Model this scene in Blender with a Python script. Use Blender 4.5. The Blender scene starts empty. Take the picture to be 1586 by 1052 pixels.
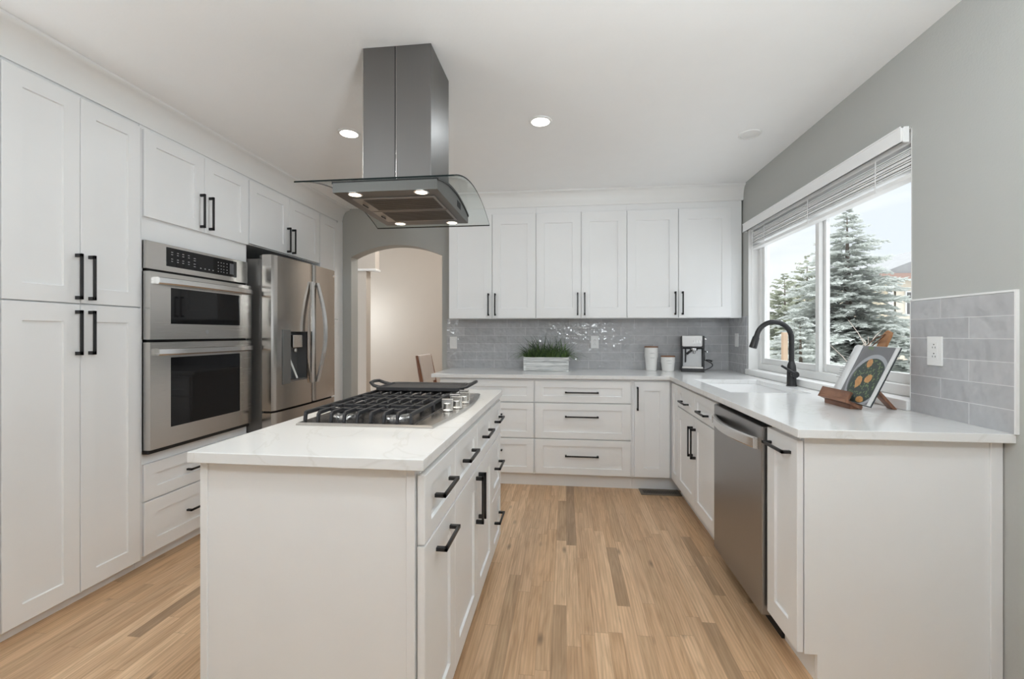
import bpy, bmesh, math, random
from mathutils import Vector, Matrix
C = bpy.context.scene.collection
SC = bpy.context.scene
rnd = random.Random(7)
PI = math.pi

# ------------------------------------------------------------------ camera
YAW, FPX, CX, HY, CAMH = 0.1129, 680.0, 800.0, 516.9, 1.2457
cd = bpy.data.cameras.new('camera')
cam = bpy.data.objects.new('camera', cd)
C.objects.link(cam)
cam.location = (0, 0, CAMH)
cam.rotation_euler = (PI / 2, 0, YAW)
cd.sensor_width = 36.0
cd.lens = 36.0 * FPX / 1586.0
cd.shift_x = (793.0 - CX) / 1586.0
cd.shift_y = (HY - 526.0) / 1586.0
cd.clip_start = 0.05
SC.camera = cam

# ------------------------------------------------------------------ view, world, large lights
SC.view_settings.view_transform = 'Standard'
SC.view_settings.look = 'None'
SC.view_settings.exposure = 0.1
SC.view_settings.gamma = 1.0
SC.view_settings.use_curve_mapping = False
SC.cycles.use_denoising = True
SC.cycles.max_bounces = 10
SC.cycles.diffuse_bounces = 6
SC.cycles.transparent_max_bounces = 16
SC.cycles.caustics_reflective = False
SC.cycles.caustics_refractive = False
SC.cycles.sample_clamp_indirect = 6.0

SKY = 1.2
ZENITH = 3.8
LAMP = 2.8
PENDANT_FILL = 1.0
TORCH_FILL = 70.0
LCOL = (0.88, 0.955, 1.0)


def make_world():
    w = bpy.data.worlds.new('overcast_sky')
    SC.world = w
    w.use_nodes = True
    n = w.node_tree.nodes
    L = w.node_tree.links
    bg = n['Background']
    tc = n.new('ShaderNodeTexCoord')
    mp = n.new('ShaderNodeMapping')
    mp.inputs['Scale'].default_value = (1.6, 1.6, 6.0)
    ns = n.new('ShaderNodeTexNoise')
    ns.inputs['Scale'].default_value = 1.4
    ns.inputs['Detail'].default_value = 4
    cr = n.new('ShaderNodeValToRGB')
    cr.color_ramp.elements[0].position = 0.38
    cr.color_ramp.elements[0].color = (0.74, 0.79, 0.85, 1)
    cr.color_ramp.elements[1].position = 0.62
    cr.color_ramp.elements[1].color = (0.93, 0.94, 0.95, 1)
    L.new(tc.outputs['Generated'], mp.inputs['Vector'])
    L.new(mp.outputs[0], ns.inputs['Vector'])
    L.new(ns.outputs['Fac'], cr.inputs['Fac'])
    L.new(cr.outputs[0], bg.inputs['Color'])
    # an overcast sky is brighter towards the zenith
    sp = n.new('ShaderNodeSeparateXYZ')
    L.new(tc.outputs['Generated'], sp.inputs[0])
    mr = n.new('ShaderNodeMapRange')
    mr.inputs['From Min'].default_value = 0.25
    mr.inputs['From Max'].default_value = 0.9
    mr.inputs['To Min'].default_value = SKY
    mr.inputs['To Max'].default_value = SKY * ZENITH
    L.new(sp.outputs['Z'], mr.inputs['Value'])
    L.new(mr.outputs[0], bg.inputs['Strength'])


make_world()

# ------------------------------------------------------------------ materials
MATS = {}


def nodemat(name):
    m = bpy.data.materials.new(name)
    m.use_nodes = True
    nt = m.node_tree
    b = nt.nodes['Principled BSDF']
    MATS[name] = m
    return m, nt, nt.nodes, nt.links, b


def plain(name, col, rough=0.5, metal=0.0, bump=0.0, bscale=200, spec=0.5, var=0.0, vscale=8, coat=0.0):
    m, nt, n, L, b = nodemat(name)
    b.inputs['Base Color'].default_value = (*col, 1)
    b.inputs['Roughness'].default_value = rough
    b.inputs['Metallic'].default_value = metal
    b.inputs['Specular IOR Level'].default_value = spec
    b.inputs['Coat Weight'].default_value = coat
    b.inputs['Coat Roughness'].default_value = 0.1
    geo = n.new('ShaderNodeTexCoord')
    ns = n.new('ShaderNodeTexNoise')
    ns.inputs['Scale'].default_value = vscale
    L.new(geo.outputs['Object'], ns.inputs['Vector'])
    mx = n.new('ShaderNodeMixRGB')
    mx.blend_type = 'MIX'
    v = max(var, 0.012)
    mx.inputs[1].default_value = (*[min(1, c * (1 - v)) for c in col], 1)
    mx.inputs[2].default_value = (*[min(1, c * (1 + v)) for c in col], 1)
    L.new(ns.outputs['Fac'], mx.inputs[0])
    L.new(mx.outputs[0], b.inputs['Base Color'])
    if bump > 0:
        n2 = n.new('ShaderNodeTexNoise')
        n2.inputs['Scale'].default_value = bscale
        n2.inputs['Detail'].default_value = 3
        L.new(geo.outputs['Object'], n2.inputs['Vector'])
        bp = n.new('ShaderNodeBump')
        bp.inputs['Strength'].default_value = bump
        bp.inputs['Distance'].default_value = 0.002
        L.new(n2.outputs['Fac'], bp.inputs['Height'])
        L.new(bp.outputs[0], b.inputs['Normal'])
    return m


def brushed(name, col, rough, scale=(2, 2, 300), amp=0.10):
    m, nt, n, L, b = nodemat(name)
    b.inputs['Metallic'].default_value = 1.0
    geo = n.new('ShaderNodeTexCoord')
    mp = n.new('ShaderNodeMapping')
    mp.inputs['Scale'].default_value = scale
    ns = n.new('ShaderNodeTexNoise')
    ns.inputs['Scale'].default_value = 3.0
    ns.inputs['Detail'].default_value = 3
    L.new(geo.outputs['Object'], mp.inputs['Vector'])
    L.new(mp.outputs[0], ns.inputs['Vector'])
    mr = n.new('ShaderNodeMapRange')
    mr.inputs['To Min'].default_value = rough - amp * 0.5
    mr.inputs['To Max'].default_value = rough + amp
    L.new(ns.outputs['Fac'], mr.inputs['Value'])
    L.new(mr.outputs[0], b.inputs['Roughness'])
    mx = n.new('ShaderNodeMixRGB')
    mx.inputs[1].default_value = (*[c * 0.93 for c in col], 1)
    mx.inputs[2].default_value = (*[c * 1.07 for c in col], 1)
    L.new(ns.outputs['Fac'], mx.inputs[0])
    L.new(mx.outputs[0], b.inputs['Base Color'])
    return m


WHITE = plain('white_cabinet_paint', (0.845, 0.85, 0.853), 0.38)
TRIMW = plain('white_trim_paint', (0.82, 0.82, 0.81), 0.4)
CEIL = plain('ceiling_paint', (0.91, 0.915, 0.915), 0.9, bump=0.25, bscale=90)
WALLP = plain('grey_wall_paint', (0.46, 0.465, 0.445), 0.85, bump=0.35, bscale=110)
BEIGE = plain('beige_wall_paint', (0.58, 0.53, 0.475), 0.85, bump=0.2, bscale=110)
BLACK = plain('matt_black_metal', (0.012, 0.012, 0.013), 0.38)
IRON = plain('cast_iron', (0.025, 0.025, 0.028), 0.5, bump=0.3, bscale=500)
DARK = plain('dark_recess', (0.01, 0.01, 0.01), 0.6)
STEEL = brushed('brushed_steel', (0.60, 0.58, 0.555), 0.22)
STEELV = brushed('brushed_steel_vertical', (0.52, 0.49, 0.46), 0.17, (2, 300, 2), 0.08)
STEELG = brushed('hood_steel', (0.19, 0.185, 0.18), 0.40, (300, 300, 2))
STEELD = brushed('dishwasher_steel', (0.36, 0.355, 0.355), 0.30, (2, 2, 300))
STEELH = brushed('handle_steel', (0.72, 0.71, 0.70), 0.22)
CHROME = plain('polished_chrome', (0.75, 0.75, 0.76), 0.10, metal=1.0)
KNOB = plain('satin_knob_metal', (0.78, 0.77, 0.75), 0.25, metal=1.0)
FRSIDE = plain('fridge_side_grey', (0.16, 0.155, 0.15), 0.4, metal=0.6)
BLKGLASS = plain('black_glass', (0.008, 0.008, 0.009), 0.04, spec=0.3)
PLATE = plain('white_plastic', (0.82, 0.82, 0.81), 0.35)
SINKM = plain('white_composite', (0.80, 0.80, 0.80), 0.3)
CERAM = plain('matt_ceramic', (0.80, 0.79, 0.77), 0.55)
GREYINK = plain('grey_print', (0.34, 0.34, 0.34), 0.6)
LIDW = plain('brown_wood_lid', (0.26, 0.13, 0.07), 0.5, var=0.25, vscale=30)
SLATW = plain('white_blind_slat', (0.90, 0.90, 0.90), 0.45)
VINYL = plain('white_vinyl', (0.80, 0.80, 0.79), 0.4)
PADM = plain('pale_upholstery', (0.66, 0.60, 0.56), 0.9, bump=0.3, bscale=400)
CHWOOD = plain('reddish_brown_wood', (0.20, 0.075, 0.03), 0.4, var=0.3, vscale=20)
SNOW = plain('snowy_ground', (0.62, 0.62, 0.61), 0.95, var=0.12, vscale=1.2)
BARK = plain('tree_bark', (0.20, 0.16, 0.13), 0.95, var=0.3)


def foliage_mat(name, col, var, vscale):
    m = plain(name, col, 0.9, var=var, vscale=vscale)
    nt = m.node_tree
    b = nt.nodes['Principled BSDF']
    src = b.inputs['Base Color'].links[0].from_socket
    tl = nt.nodes.new('ShaderNodeBsdfTranslucent')
    df = nt.nodes.new('ShaderNodeBsdfDiffuse')
    mx = nt.nodes.new('ShaderNodeMixShader')
    mx.inputs[0].default_value = 0.45
    nt.links.new(src, tl.inputs['Color'])
    nt.links.new(src, df.inputs['Color'])
    nt.links.new(df.outputs[0], mx.inputs[1])
    nt.links.new(tl.outputs[0], mx.inputs[2])
    nt.links.new(mx.outputs[0], nt.nodes['Material Output'].inputs['Surface'])
    nt.nodes.remove(b)
    return m


NEEDLE = foliage_mat('blue_spruce_needles', (0.68, 0.70, 0.67), 0.2, 3)
PINE = foliage_mat('pine_needles', (0.50, 0.52, 0.42), 0.25, 2)
TWIG = plain('pale_twigs', (0.48, 0.42, 0.36), 0.9)
SIDING = plain('cream_siding', (0.74, 0.64, 0.48), 0.8)
ROOFM = plain('grey_shingles', (0.30, 0.30, 0.30), 0.9, var=0.15, vscale=4)
REDTRIM = plain('red_brown_trim', (0.36, 0.24, 0.20), 0.8)
FENCEM = plain('weathered_fence_boards', (0.55, 0.52, 0.48), 0.9, var=0.2, vscale=3)
CEDAR = plain('cedar_board', (0.56, 0.42, 0.30), 0.8, var=0.2, vscale=6)
GRASS = plain('green_grass_blade', (0.12, 0.20, 0.06), 0.6, var=0.5, vscale=25)
GRASSD = plain('dark_grass_blade', (0.05, 0.085, 0.04), 0.6, var=0.4, vscale=25)
SOIL = plain('moss_filler', (0.03, 0.035, 0.015), 0.9, bump=0.6, bscale=80)
PAPER = plain('page_paper', (0.70, 0.70, 0.70), 0.5)
COVER = plain('dark_book_cover', (0.03, 0.035, 0.04), 0.4)
LEATHER = plain('brown_leather_cord', (0.13, 0.06, 0.03), 0.6)
VENTM = plain('dark_bronze_vent', (0.17, 0.14, 0.11), 0.45, metal=0.3)


def emission(name, col, s):
    m, nt, n, L, b = nodemat(name)
    b.inputs['Base Color'].default_value = (*col, 1)
    b.inputs['Emission Color'].default_value = (*col, 1)
    b.inputs['Emission Strength'].default_value = s
    return m


LEDW = emission('lit_led_white', (1, 0.97, 0.92), 6.0)
LEDWARM = emission('lit_led_warm', (1, 0.86, 0.66), 5.0)


def floor_mat():
    m, nt, n, L, b = nodemat('oak_strip_floor')
    tc = n.new('ShaderNodeTexCoord')
    sp = n.new('ShaderNodeSeparateXYZ')
    L.new(tc.outputs['Object'], sp.inputs[0])

    def math_(op, a, bv=None, c=None):
        k = n.new('ShaderNodeMath')
        k.operation = op
        for i, v in enumerate((a, bv, c)):
            if v is None:
                continue
            if isinstance(v, (int, float)):
                k.inputs[i].default_value = v
            else:
                L.new(v, k.inputs[i])
        return k.outputs[0]
    W = 0.058
    rx = math_('DIVIDE', sp.outputs['X'], W)
    row = math_('FLOOR', rx)
    fx = math_('FRACT', rx)
    wn = n.new('ShaderNodeTexWhiteNoise')
    wn.noise_dimensions = '1D'
    L.new(row, wn.inputs['W'])
    # board length differs per row
    ln = math_('MULTIPLY_ADD', wn.outputs['Value'], 0.5, 0.55)
    wn2 = n.new('ShaderNodeTexWhiteNoise')
    wn2.noise_dimensions = '1D'
    L.new(math_('ADD', row, 37.3), wn2.inputs['W'])
    sh = math_('MULTIPLY', wn2.outputs['Value'], 5.0)
    ry = math_('ADD', math_('DIVIDE', sp.outputs['Y'], ln), sh)
    col = math_('FLOOR', ry)
    fy = math_('FRACT', ry)
    cb = n.new('ShaderNodeCombineXYZ')
    L.new(row, cb.inputs[0])
    L.new(col, cb.inputs[1])
    wid = n.new('ShaderNodeTexWhiteNoise')
    wid.noise_dimensions = '2D'
    L.new(cb.outputs[0], wid.inputs['Vector'])
    ramp = n.new('ShaderNodeValToRGB')
    el = ramp.color_ramp.elements
    el[0].position = 0.0
    el[0].color = (0.34, 0.23, 0.145, 1)
    el[1].position = 1.0
    el[1].color = (0.72, 0.51, 0.325, 1)
    for p, c in ((0.04, (0.43, 0.29, 0.175)), (0.10, (0.53, 0.355, 0.21)), (0.3, (0.605, 0.41, 0.255)), (0.55, (0.59, 0.385, 0.225)), (0.8, (0.66, 0.45, 0.28))):
        e = el.new(p)
        e.color = (*c, 1)
    L.new(wid.outputs['Value'], ramp.inputs['Fac'])
    # grain
    mp = n.new('ShaderNodeMapping')
    mp.inputs['Scale'].default_value = (26, 2.0, 1)
    off = n.new('ShaderNodeVectorMath')
    off.operation = 'MULTIPLY_ADD'
    off.inputs[1].default_value = (13.0, 29.0, 17.0)
    L.new(wid.outputs['Color'], off.inputs[0])
    L.new(tc.outputs['Object'], off.inputs[2])
    L.new(off.outputs[0], mp.inputs['Vector'])
    g = n.new('ShaderNodeTexNoise')
    g.inputs['Scale'].default_value = 1.6
    g.inputs['Detail'].default_value = 6
    g.inputs['Distortion'].default_value = 1.1
    L.new(mp.outputs[0], g.inputs['Vector'])
    gr = n.new('ShaderNodeValToRGB')
    gr.color_ramp.elements[0].position = 0.30
    gr.color_ramp.elements[0].color = (0.76, 0.71, 0.66, 1)
    gr.color_ramp.elements[1].position = 0.62
    gr.color_ramp.elements[1].color = (1.06, 1.06, 1.06, 1)
    L.new(g.outputs['Fac'], gr.inputs['Fac'])
    mul = n.new('ShaderNodeMixRGB')
    mul.blend_type = 'MULTIPLY'
    mul.inputs[0].default_value = 1.0
    L.new(ramp.outputs[0], mul.inputs[1])
    L.new(gr.outputs[0], mul.inputs[2])
    # fine rings
    wv = n.new('ShaderNodeTexWave')
    wv.bands_direction = 'X'
    wv.inputs['Scale'].default_value = 0.9
    wv.inputs['Distortion'].default_value = 9.0
    wv.inputs['Detail'].default_value = 2.5
    wv.inputs['Detail Scale'].default_value = 0.8
    L.new(mp.outputs[0], wv.inputs['Vector'])
    wr = n.new('ShaderNodeMapRange')
    wr.inputs['To Min'].default_value = 0.92
    wr.inputs['To Max'].default_value = 1.05
    L.new(wv.outputs['Fac'], wr.inputs['Value'])
    mul2 = n.new('ShaderNodeMixRGB')
    mul2.blend_type = 'MULTIPLY'
    mul2.inputs[0].default_value = 1.0
    L.new(mul.outputs[0], mul2.inputs[1])
    L.new(wr.outputs[0], mul2.inputs[2])
    # knots
    mk = n.new('ShaderNodeMapping')
    mk.inputs['Scale'].default_value = (9, 3.2, 1)
    L.new(off.outputs[0], mk.inputs['Vector'])
    vo = n.new('ShaderNodeTexVoronoi')
    vo.inputs['Scale'].default_value = 0.9
    L.new(mk.outputs[0], vo.inputs['Vector'])
    kr = n.new('ShaderNodeMapRange')
    kr.inputs['From Min'].default_value = 0.03
    kr.inputs['From Max'].default_value = 0.14
    kr.inputs['To Min'].default_value = 0.35
    kr.inputs['To Max'].default_value = 1.0
    L.new(vo.outputs['Distance'], kr.inputs['Value'])
    mul3 = n.new('ShaderNodeMixRGB')
    mul3.blend_type = 'MULTIPLY'
    mul3.inputs[0].default_value = 0.8
    L.new(mul2.outputs[0], mul3.inputs[1])
    L.new(kr.outputs[0], mul3.inputs[2])
    # seams
    e1 = math_('MINIMUM', fx, math_('SUBTRACT', 1.0, fx))
    s1 = math_('LESS_THAN', e1, 0.018)
    e2 = math_('MULTIPLY', math_('MINIMUM', fy, math_('SUBTRACT', 1.0, fy)), ln)
    s2 = math_('LESS_THAN', e2, 0.0012)
    seam = math_('MAXIMUM', s1, s2)
    mix = n.new('ShaderNodeMixRGB')
    L.new(math_('MULTIPLY', seam, 0.32), mix.inputs[0])
    L.new(mul3.outputs[0], mix.inputs[1])
    mix.inputs[2].default_value = (0.14, 0.08, 0.04, 1)
    L.new(mix.outputs[0], b.inputs['Base Color'])
    b.inputs['Roughness'].default_value = 0.38
    bp = n.new('ShaderNodeBump')
    bp.inputs['Strength'].default_value = 0.15
    bp.inputs['Distance'].default_value = 0.001
    L.new(math_('SUBTRACT', g.outputs['Fac'], seam), bp.inputs['Height'])
    L.new(bp.outputs[0], b.inputs['Normal'])
    return m


def tile_mat(name, axis, u0):
    m, nt, n, L, b = nodemat(name)
    tc = n.new('ShaderNodeTexCoord')
    sp = n.new('ShaderNodeSeparateXYZ')
    L.new(tc.outputs['Object'], sp.inputs[0])
    ad = n.new('ShaderNodeMath')
    ad.operation = 'SUBTRACT'
    ad.inputs[1].default_value = u0
    L.new(sp.outputs[axis], ad.inputs[0])
    az = n.new('ShaderNodeMath')
    az.operation = 'SUBTRACT'
    az.inputs[1].default_value = 0.914
    L.new(sp.outputs['Z'], az.inputs[0])
    cb = n.new('ShaderNodeCombineXYZ')
    L.new(ad.outputs[0], cb.inputs[0])
    L.new(az.outputs[0], cb.inputs[1])
    br = n.new('ShaderNodeTexBrick')
    br.offset = 0.41
    br.inputs['Scale'].default_value = 1.0
    br.inputs['Brick Width'].default_value = 0.298
    br.inputs['Row Height'].default_value = 0.0785
    br.inputs['Mortar Size'].default_value = 0.0017
    br.inputs['Mortar Smooth'].default_value = 0.3
    br.inputs['Bias'].default_value = 0.0
    br.inputs['Color1'].default_value = (0.44, 0.44, 0.45, 1)
    br.inputs['Color2'].default_value = (0.49, 0.49, 0.50, 1)
    br.inputs['Mortar'].default_value = (0.64, 0.64, 0.64, 1)
    L.new(cb.outputs[0], br.inputs['Vector'])
    ns = n.new('ShaderNodeTexNoise')
    ns.inputs['Scale'].default_value = 16
    ns.inputs['Detail'].default_value = 2
    L.new(tc.outputs['Object'], ns.inputs['Vector'])
    mr = n.new('ShaderNodeMapRange')
    mr.inputs['To Min'].default_value = 0.86
    mr.inputs['To Max'].default_value = 1.12
    L.new(ns.outputs['Fac'], mr.inputs['Value'])
    mu = n.new('ShaderNodeMixRGB')
    mu.blend_type = 'MULTIPLY'
    mu.inputs[0].default_value = 1.0
    L.new(br.outputs['Color'], mu.inputs[1])
    L.new(mr.outputs[0], mu.inputs[2])
    L.new(mu.outputs[0], b.inputs['Base Color'])
    rr = n.new('ShaderNodeMapRange')
    rr.inputs['To Min'].default_value = 0.10
    rr.inputs['To Max'].default_value = 0.7
    L.new(br.outputs['Fac'], rr.inputs['Value'])
    L.new(rr.outputs[0], b.inputs['Roughness'])
    n2 = n.new('ShaderNodeTexNoise')
    n2.inputs['Scale'].default_value = 22
    n2.inputs['Detail'].default_value = 1.5
    L.new(tc.outputs['Object'], n2.inputs['Vector'])
    b1 = n.new('ShaderNodeBump')
    b1.inputs['Strength'].default_value = 0.75
    b1.inputs['Distance'].default_value = 0.010
    L.new(n2.outputs['Fac'], b1.inputs['Height'])
    b2 = n.new('ShaderNodeBump')
    b2.invert = True
    b2.inputs['Strength'].default_value = 0.5
    b2.inputs['Distance'].default_value = 0.002
    L.new(br.outputs['Fac'], b2.inputs['Height'])
    L.new(b1.outputs[0], b2.inputs['Normal'])
    L.new(b2.outputs[0], b.inputs['Normal'])
    return m


def quartz_mat():
    m, nt, n, L, b = nodemat('white_quartz')
    tc = n.new('ShaderNodeTexCoord')
    ns = n.new('ShaderNodeTexNoise')
    ns.inputs['Scale'].default_value = 2.2
    ns.inputs['Detail'].default_value = 6
    ns.inputs['Distortion'].default_value = 1.6
    L.new(tc.outputs['Object'], ns.inputs['Vector'])
    cr = n.new('ShaderNodeValToRGB')
    e = cr.color_ramp.elements
    e[0].position = 0.485
    e[0].color = (0.79, 0.79, 0.785, 1)
    e[1].position = 0.515
    e[1].color = (0.79, 0.79, 0.785, 1)
    k = e.new(0.5)
    k.color = (0.735, 0.73, 0.715, 1)
    L.new(ns.outputs['Fac'], cr.inputs['Fac'])
    L.new(cr.outputs[0], b.inputs['Base Color'])
    b.inputs['Roughness'].default_value = 0.14
    return m


def wood_mat(name, c1, c2, scale=(3, 40, 3), rough=0.45):
    m, nt, n, L, b = nodemat(name)
    tc = n.new('ShaderNodeTexCoord')
    mp = n.new('ShaderNodeMapping')
    mp.inputs['Scale'].default_value = scale
    ns = n.new('ShaderNodeTexNoise')
    ns.inputs['Scale'].default_value = 2
    ns.inputs['Detail'].default_value = 5
    ns.inputs['Distortion'].default_value = 0.6
    L.new(tc.outputs['Object'], mp.inputs['Vector'])
    L.new(mp.outputs[0], ns.inputs['Vector'])
    cr = n.new('ShaderNodeValToRGB')
    cr.color_ramp.elements[0].position = 0.35
    cr.color_ramp.elements[0].color = (*c1, 1)
    cr.color_ramp.elements[1].position = 0.65
    cr.color_ramp.elements[1].color = (*c2, 1)
    L.new(ns.outputs['Fac'], cr.inputs['Fac'])
    L.new(cr.outputs[0], b.inputs['Base Color'])
    b.inputs['Roughness'].default_value = rough
    return m


def clear_glass(name, tint, refl=0.12, fres=True):
    m, nt, n, L, b = nodemat(name)
    n.remove(b)
    out = n['Material Output']
    tr = n.new('ShaderNodeBsdfTransparent')
    tr.inputs['Color'].default_value = (*tint, 1)
    gl = n.new('ShaderNodeBsdfGlossy')
    gl.inputs['Roughness'].default_value = 0.02
    fr = n.new('ShaderNodeFresnel')
    fr.inputs['IOR'].default_value = 1.45
    mul = n.new('ShaderNodeMath')
    mul.operation = 'MULTIPLY'
    mul.inputs[1].default_value = refl
    L.new(fr.outputs[0], mul.inputs[0])
    mx = n.new('ShaderNodeMixShader')
    gq = n.new('ShaderNodeNewGeometry')
    iv = n.new('ShaderNodeMath')
    iv.operation = 'SUBTRACT'
    iv.inputs[0].default_value = 1.0
    L.new(gq.outputs['Backfacing'], iv.inputs[1])
    m2 = n.new('ShaderNodeMath')
    m2.operation = 'MULTIPLY'
    L.new(mul.outputs[0], m2.inputs[0])
    L.new(iv.outputs[0], m2.inputs[1])
    L.new(m2.outputs[0], mx.inputs[0])
    L.new(tr.outputs[0], mx.inputs[1])
    L.new(gl.outputs[0], mx.inputs[2])
    L.new(mx.outputs[0], out.inputs['Surface'])
    return m


FLOORM = floor_mat()
TILEB = tile_mat('grey_tile_back', 'X', -1.16)
TILER = tile_mat('grey_tile_side', 'Y', 1.607)
QUARTZ = quartz_mat()
WASHED = wood_mat('whitewashed_wood', (0.45, 0.46, 0.46), (0.80, 0.80, 0.79), (4, 4, 45), 0.7)
BOARDW = wood_mat('walnut_board', (0.20, 0.085, 0.035), (0.42, 0.21, 0.095), (40, 4, 4), 0.45)
LEDGEW = wood_mat('dark_walnut', (0.13, 0.055, 0.03), (0.27, 0.13, 0.075), (30, 4, 4), 0.45)
HGLASS = clear_glass('hood_glass', (0.93, 0.955, 0.95), 0.9)
PANE = clear_glass('window_glass', (0.97, 0.98, 0.98), 0.6)
GEDGE = plain('dark_glass_edge', (0.008, 0.013, 0.013), 0.5, spec=0.1)

# ------------------------------------------------------------------ mesh builder
OFF = {}


class MB:
    def __init__(self, M=None):
        self.bm = bmesh.new()
        self.M = M
        self.mi = 0

    def v(self, p):
        p = Vector(p)
        if self.M is not None:
            p = self.M(p) if callable(self.M) else self.M @ p
        return self.bm.verts.new(p)

    def face(self, vs):
        try:
            f = self.bm.faces.new(vs)
            f.material_index = self.mi
            return f
        except ValueError:
            return None

    def poly(self, pts):
        return self.face([self.v(p) for p in pts])

    def box(self, x0, x1, y0, y1, z0, z1):
        a = [self.v((x, y, z)) for z in (z0, z1) for y in (y0, y1) for x in (x0, x1)]
        for q in ((0, 2, 3, 1), (4, 5, 7, 6), (0, 1, 5, 4), (2, 6, 7, 3), (0, 4, 6, 2), (1, 3, 7, 5)):
            self.face([a[i] for i in q])
        return self

    def rings(self, rings, close=True, cap0=True, cap1=True):
        R = [[self.v(p) for p in r] for r in rings]
        n = len(R[0])
        for i in range(len(R) - 1):
            for j in range(n if close else n - 1):
                k = (j + 1) % n
                self.face([R[i][j], R[i][k], R[i + 1][k], R[i + 1][j]])
        if cap0:
            self.face(list(reversed(R[0])))
        if cap1:
            self.face(R[-1])
        return self

    def lathe(self, prof, c, seg=24, axis='z', cap0=True, cap1=True):
        rs = []
        for r, h in prof:
            ring = []
            for k in range(seg):
                a = 2 * PI * k / seg
                x, y = r * math.cos(a), r * math.sin(a)
                if axis == 'z':
                    ring.append((c[0] + x, c[1] + y, c[2] + h))
                elif axis == 'y':
                    ring.append((c[0] + x, c[1] + h, c[2] + y))
                else:
                    ring.append((c[0] + h, c[1] + x, c[2] + y))
            rs.append(ring)
        return self.rings(rs, True, cap0, cap1)

    def tube(self, pts, r, seg=10, flat=None):
        pts = [Vector(p) for p in pts]
        rs = []
        up = Vector((0, 0, 1))
        prev = None
        for i, p in enumerate(pts):
            t = (pts[min(i + 1, len(pts) - 1)] - pts[max(i - 1, 0)]).normalized()
            if prev is None:
                a = up if abs(t.z) < 0.9 else Vector((1, 0, 0))
                nrm = (a - t * a.dot(t)).normalized()
            else:
                nrm = (prev - t * prev.dot(t)).normalized()
            prev = nrm
            bi = t.cross(nrm)
            rr = r[i] if isinstance(r, (list, tuple)) else r
            ring = []
            for k in range(seg):
                a = 2 * PI * k / seg
                ca, sa = math.cos(a), math.sin(a)
                ring.append(p + nrm * (ca * rr) + bi * (sa * rr * (flat or 1)))
            rs.append(ring)
        return self.rings(rs)

    def bar(self, p0, p1, w, h, up=(0, 0, 1)):
        p0, p1 = Vector(p0), Vector(p1)
        t = (p1 - p0).normalized()
        u = Vector(up)
        u = (u - t * u.dot(t)).normalized()
        s = t.cross(u)
        r = [[p + s * (a * w / 2) + u * (b * h / 2) for a, b in ((-1, -1), (1, -1), (1, 1), (-1, 1))] for p in (p0, p1)]
        return self.rings(r)

    def prism(self, pts, fn, a, b):
        """pts: 2-D outline, fn(p, t) -> 3-D point; closed solid from t=a to t=b"""
        return self.rings([[fn(p, a) for p in pts], [fn(p, b) for p in pts]])

    def build(self, name, mats, parent=None, bevel=0.0, smooth=False, seg=2, off=None):
        bmesh.ops.recalc_face_normals(self.bm, faces=self.bm.faces[:])
        me = bpy.data.meshes.new(name)
        o = bpy.data.objects.new(name, me)
        C.objects.link(o)
        base = Vector((0, 0, 0))
        if parent is not None:
            o.parent = parent
            base = OFF.get(parent.name, Vector((0, 0, 0)))
            OFF[o.name] = base
        if base.length > 0:
            bmesh.ops.translate(self.bm, verts=self.bm.verts[:], vec=-base)
        self.bm.to_mesh(me)
        self.bm.free()
        for m in (mats if isinstance(mats, (list, tuple)) else [mats]):
            me.materials.append(m)
        if smooth:
            for p in me.polygons:
                p.use_smooth = True
            me.set_sharp_from_angle(angle=math.radians(38))
        if bevel > 0:
            md = o.modifiers.new('bevel', 'BEVEL')
            md.width = bevel
            md.segments = seg
            md.limit_method = 'ANGLE'
            md.angle_limit = math.radians(40)
            md.harden_normals = False
        return o


def thing(name, label, cat, loc, group=None):
    o = bpy.data.objects.new(name, None)
    C.objects.link(o)
    o.empty_display_size = 0.05
    o.location = loc
    OFF[o.name] = Vector(loc)
    return tag(o, label, cat, group)


def tag(o, label, cat, group=None):
    o['label'] = label
    o['category'] = cat
    if group:
        o['group'] = group
    return o


def struct(name, mb, mat, bevel=0, parent=None, smooth=False):
    o = mb.build(name, mat, parent, bevel=bevel, smooth=smooth)
    if parent is None:
        o['kind'] = 'structure'
    return o


# faces of the cabinet runs: (u, z, n) -> world, n = outwards
def face_left(x):
    return lambda p: Vector((x + p[2], p[0], p[1]))


def face_right(x):
    return lambda p: Vector((x - p[2], p[0], p[1]))


def face_back(y):
    return lambda p: Vector((p[0], y - p[2], p[1]))


def shaker(F, u0, u1, z0, z1, parent, name='door', t=0.02, stile=0.06, rail=None, mat=None, depth=0.009, gap=0.0016):
    u0 += gap; u1 -= gap; z0 += gap; z1 -= gap
    rail = rail or stile
    mb = MB(F)
    c = 0.0018
    def ring(a, b, n):
        return [(u0 + a, z0 + b, n), (u1 - a, z0 + b, n), (u1 - a, z1 - b, n), (u0 + a, z1 - b, n)]
    mb.rings([ring(0, 0, -t), ring(0, 0, -c), ring(c, c, 0), ring(stile, rail, 0), ring(stile + 0.002, rail + 0.002, -depth)])
    return mb.build(name, mat or WHITE, parent)


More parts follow.
